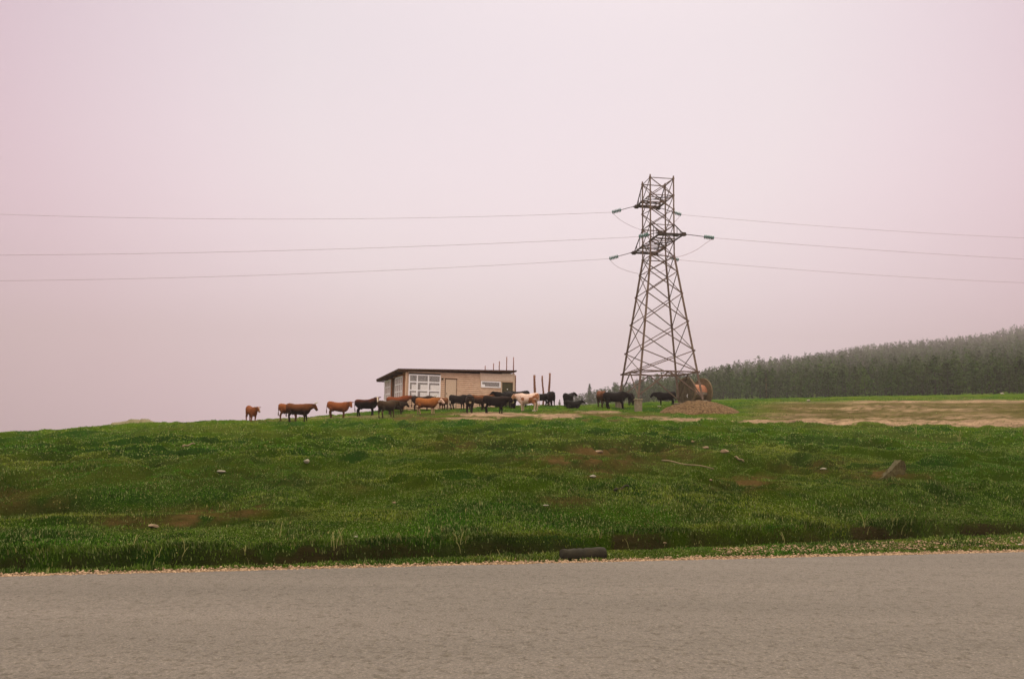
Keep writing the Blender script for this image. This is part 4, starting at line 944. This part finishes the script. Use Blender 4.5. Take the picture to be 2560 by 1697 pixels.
# ------------------------------------------------------------------ the wood on the hillside
def tree_template(seed, dense=170, big=1.0):
    r_ = np.random.default_rng(seed); n = dense
    t_ = r_.random(n)**.8; ang = r_.random(n)*6.283; lob = 1+.3*np.sin(ang*3+seed)+.25*np.sin(t_*23+seed)
    prof = np.where(t_ < .25, .55+1.8*t_, 1.0-(np.maximum(t_-.25, 0)/.75)**(1.5+.5*(seed % 3))*.92)*1.75*lob
    rad = np.clip(prof, .12, 3)*np.sqrt(r_.random(n)); zc = (.04+.96*t_)*10
    C = np.stack([np.cos(ang)*rad, np.sin(ang)*rad, zc], -1); s = (.30+.38*r_.random(n))*(1.1-.45*t_)*big
    d1 = r_.normal(size=(n, 3)); d1[:, 2] *= .5; d1 /= np.linalg.norm(d1, axis=1)[:, None]
    d2 = np.cross(d1, r_.normal(size=(n, 3))); d2 /= np.linalg.norm(d2, axis=1)[:, None]
    V = np.stack([C+d1*s[:, None], C+d2*s[:, None]*.8, C-d1*s[:, None]*.8-d2*s[:, None]*.5], 1).reshape(-1, 3)
    Fc = np.arange(n*3).reshape(-1, 3); col = np.repeat((.6+.8*r_.random(n)), 3)
    # trunk: two crossed tapered blades joined as a 4-sided spike
    tv = []; 
    for k in range(4): tv.append((.16*math.cos(k*1.571), .16*math.sin(k*1.571), 0))
    tv.append((0, 0, 9.6)); b = len(V); V = np.concatenate([V, np.array(tv)])
    Fc = np.concatenate([Fc, np.array([(b+k, b+(k+1) % 4, b+4) for k in range(4)])]); col = np.concatenate([col, np.full(5, -1.)])
    return V, Fc, col
def build_wood():
    T = [tree_template(s, 200) for s in range(6)]; Tl = [tree_template(s+20, 80) for s in range(6)]; Tf = [tree_template(s+40, 42, 1.5) for s in range(6)]
    Vs, Fs, Cs = [], [], []; off = 0
    hc = sorted(HILL); fd_ = [HILL[c][0] for c in hc]; rd_ = [HILL[c][1] for c in hc]
    rg = np.random.default_rng(5); pts = []; yy = 118.
    while yy < 1090:
        sp = 3.1*max(1, (yy/220)**.75)
        for xx in np.arange(yy*.06, yy*.80, sp):
            x, y = xx+rg.uniform(-.5, .5)*sp, yy+rg.uniform(-.5, .5)*sp; p_ = CX+F*x/y
            if p_ < 1418 or p_ > 2760: continue
            fd = np.interp(p_, hc, fd_); rd = np.interp(p_, hc, rd_)
            if p_ < 1440: fd += (1440-p_)*1.5
            if y < fd or y > rd+25: continue
            pts.append((x, y, y-fd))
        yy += sp*(1 if yy < 260 else 1.5)
    pts = np.array(pts); z = height(pts[:, 0], pts[:, 1])
    for (x, y, dep), zz in zip(pts, z):
        pass; V, Fc, c = (T if dep < 14 else (Tl if y < 420 else Tf))[rg.integers(6)]; cl_ = float(fbm(x/22, y/22, 81, 3)); s = (.68+.26*min(1, dep/200))*(rg.uniform(.72, 1.15) if y < 380 else rg.uniform(.84, 1.08))*(1.0 if rg.random() > .08 else 1.22)*(1+.5*cl_); a = rg.random()*6.283
        if dep < 6: s *= rg.uniform(.55, 1)
        w = s*rg.uniform(.9, 1.25)*(1 if y < 420 else 1.25); ca, sa = math.cos(a)*w, math.sin(a)*w
        Vn = np.stack([V[:, 0]*ca-V[:, 1]*sa+x, V[:, 0]*sa+V[:, 1]*ca+y, V[:, 2]*s+zz-.3], -1)
        base = np.array((.022, .050, .003))*rg.uniform(.55, 1.45)*(1+1.2*cl_); base = base+np.array((.010, .006, 0))*rg.random()
        cc = np.where(c[:, None] > 0, base*np.maximum(c, 0)[:, None], np.array((.016, .012, .007)))
        Vs.append(Vn); Fs.append(Fc+off); Cs.append(cc); off += len(V)
    print('wood trees', len(pts), 'verts', off)
    tag(link('forest', npmesh('forest', np.concatenate(Vs), np.concatenate(Fs), np.concatenate(Cs)), MT['pine']), 'dense dark conifer wood rising over the hillside into the mist', 'forest', kind='stuff')
build_wood()
def lone_tree(px, d, h, label):
    x = at(px, 1010, d).x; z = hgt(x, d); root = empty('pine_tree', (x, d, z)); root.scale = (h/10*.9, h/10*.9, h/10)
    V, Fc, c = tree_template(int(px), 420); base = np.array((.040, .056, .020)); nt_ = 420*3
    crown = npmesh('crown', V[:nt_], Fc[:420], base*c[:nt_, None]); link('crown', crown, MT['pine'], root)
    bm = bmesh.new(); bm_tube(bm, [(0, 0, -.3), (.05, 0, 4), (0, 0, 9.4)], [.2, .13, .03], 7); bmo('trunk', bm, MT['bark'], root, True)
    tag(root, label, 'tree', 'small trees standing before the wood')
lone_tree(1399, 190, 2.6, 'tiny pine alone on the skyline right of the posts')
lone_tree(1441, 372, 6.0, 'small pine at the left end of the wood')
lone_tree(1474, 372, 9.5, 'taller pine poking above the left end of the wood')
lone_tree(1604, 285, 8.5, 'pine rising between the pylon legs')
lone_tree(1916, 175, 6.5, 'small pine at the foot of the wood right of the drum')

# ------------------------------------------------------------------ misty air
bm = bmesh.new(); bm_box(bm, (-1500, -120, -19), (1600, 1760, 230))
hz = bpy.data.materials.new('haze'); hz.use_nodes = True; hn = hz.node_tree; hn.nodes.clear()
ho = N(hn, 'ShaderNodeOutputMaterial'); pv = N(hn, 'ShaderNodeVolumePrincipled'); pv.inputs['Density'].default_value = .00058
pv.inputs['Color'].default_value = (.56, .50, .515, 1); pv.inputs['Anisotropy'].default_value = .3
hn.links.new(pv.outputs[0], ho.inputs['Volume'])
tag(bmo('haze', bm, hz), kind='stuff')
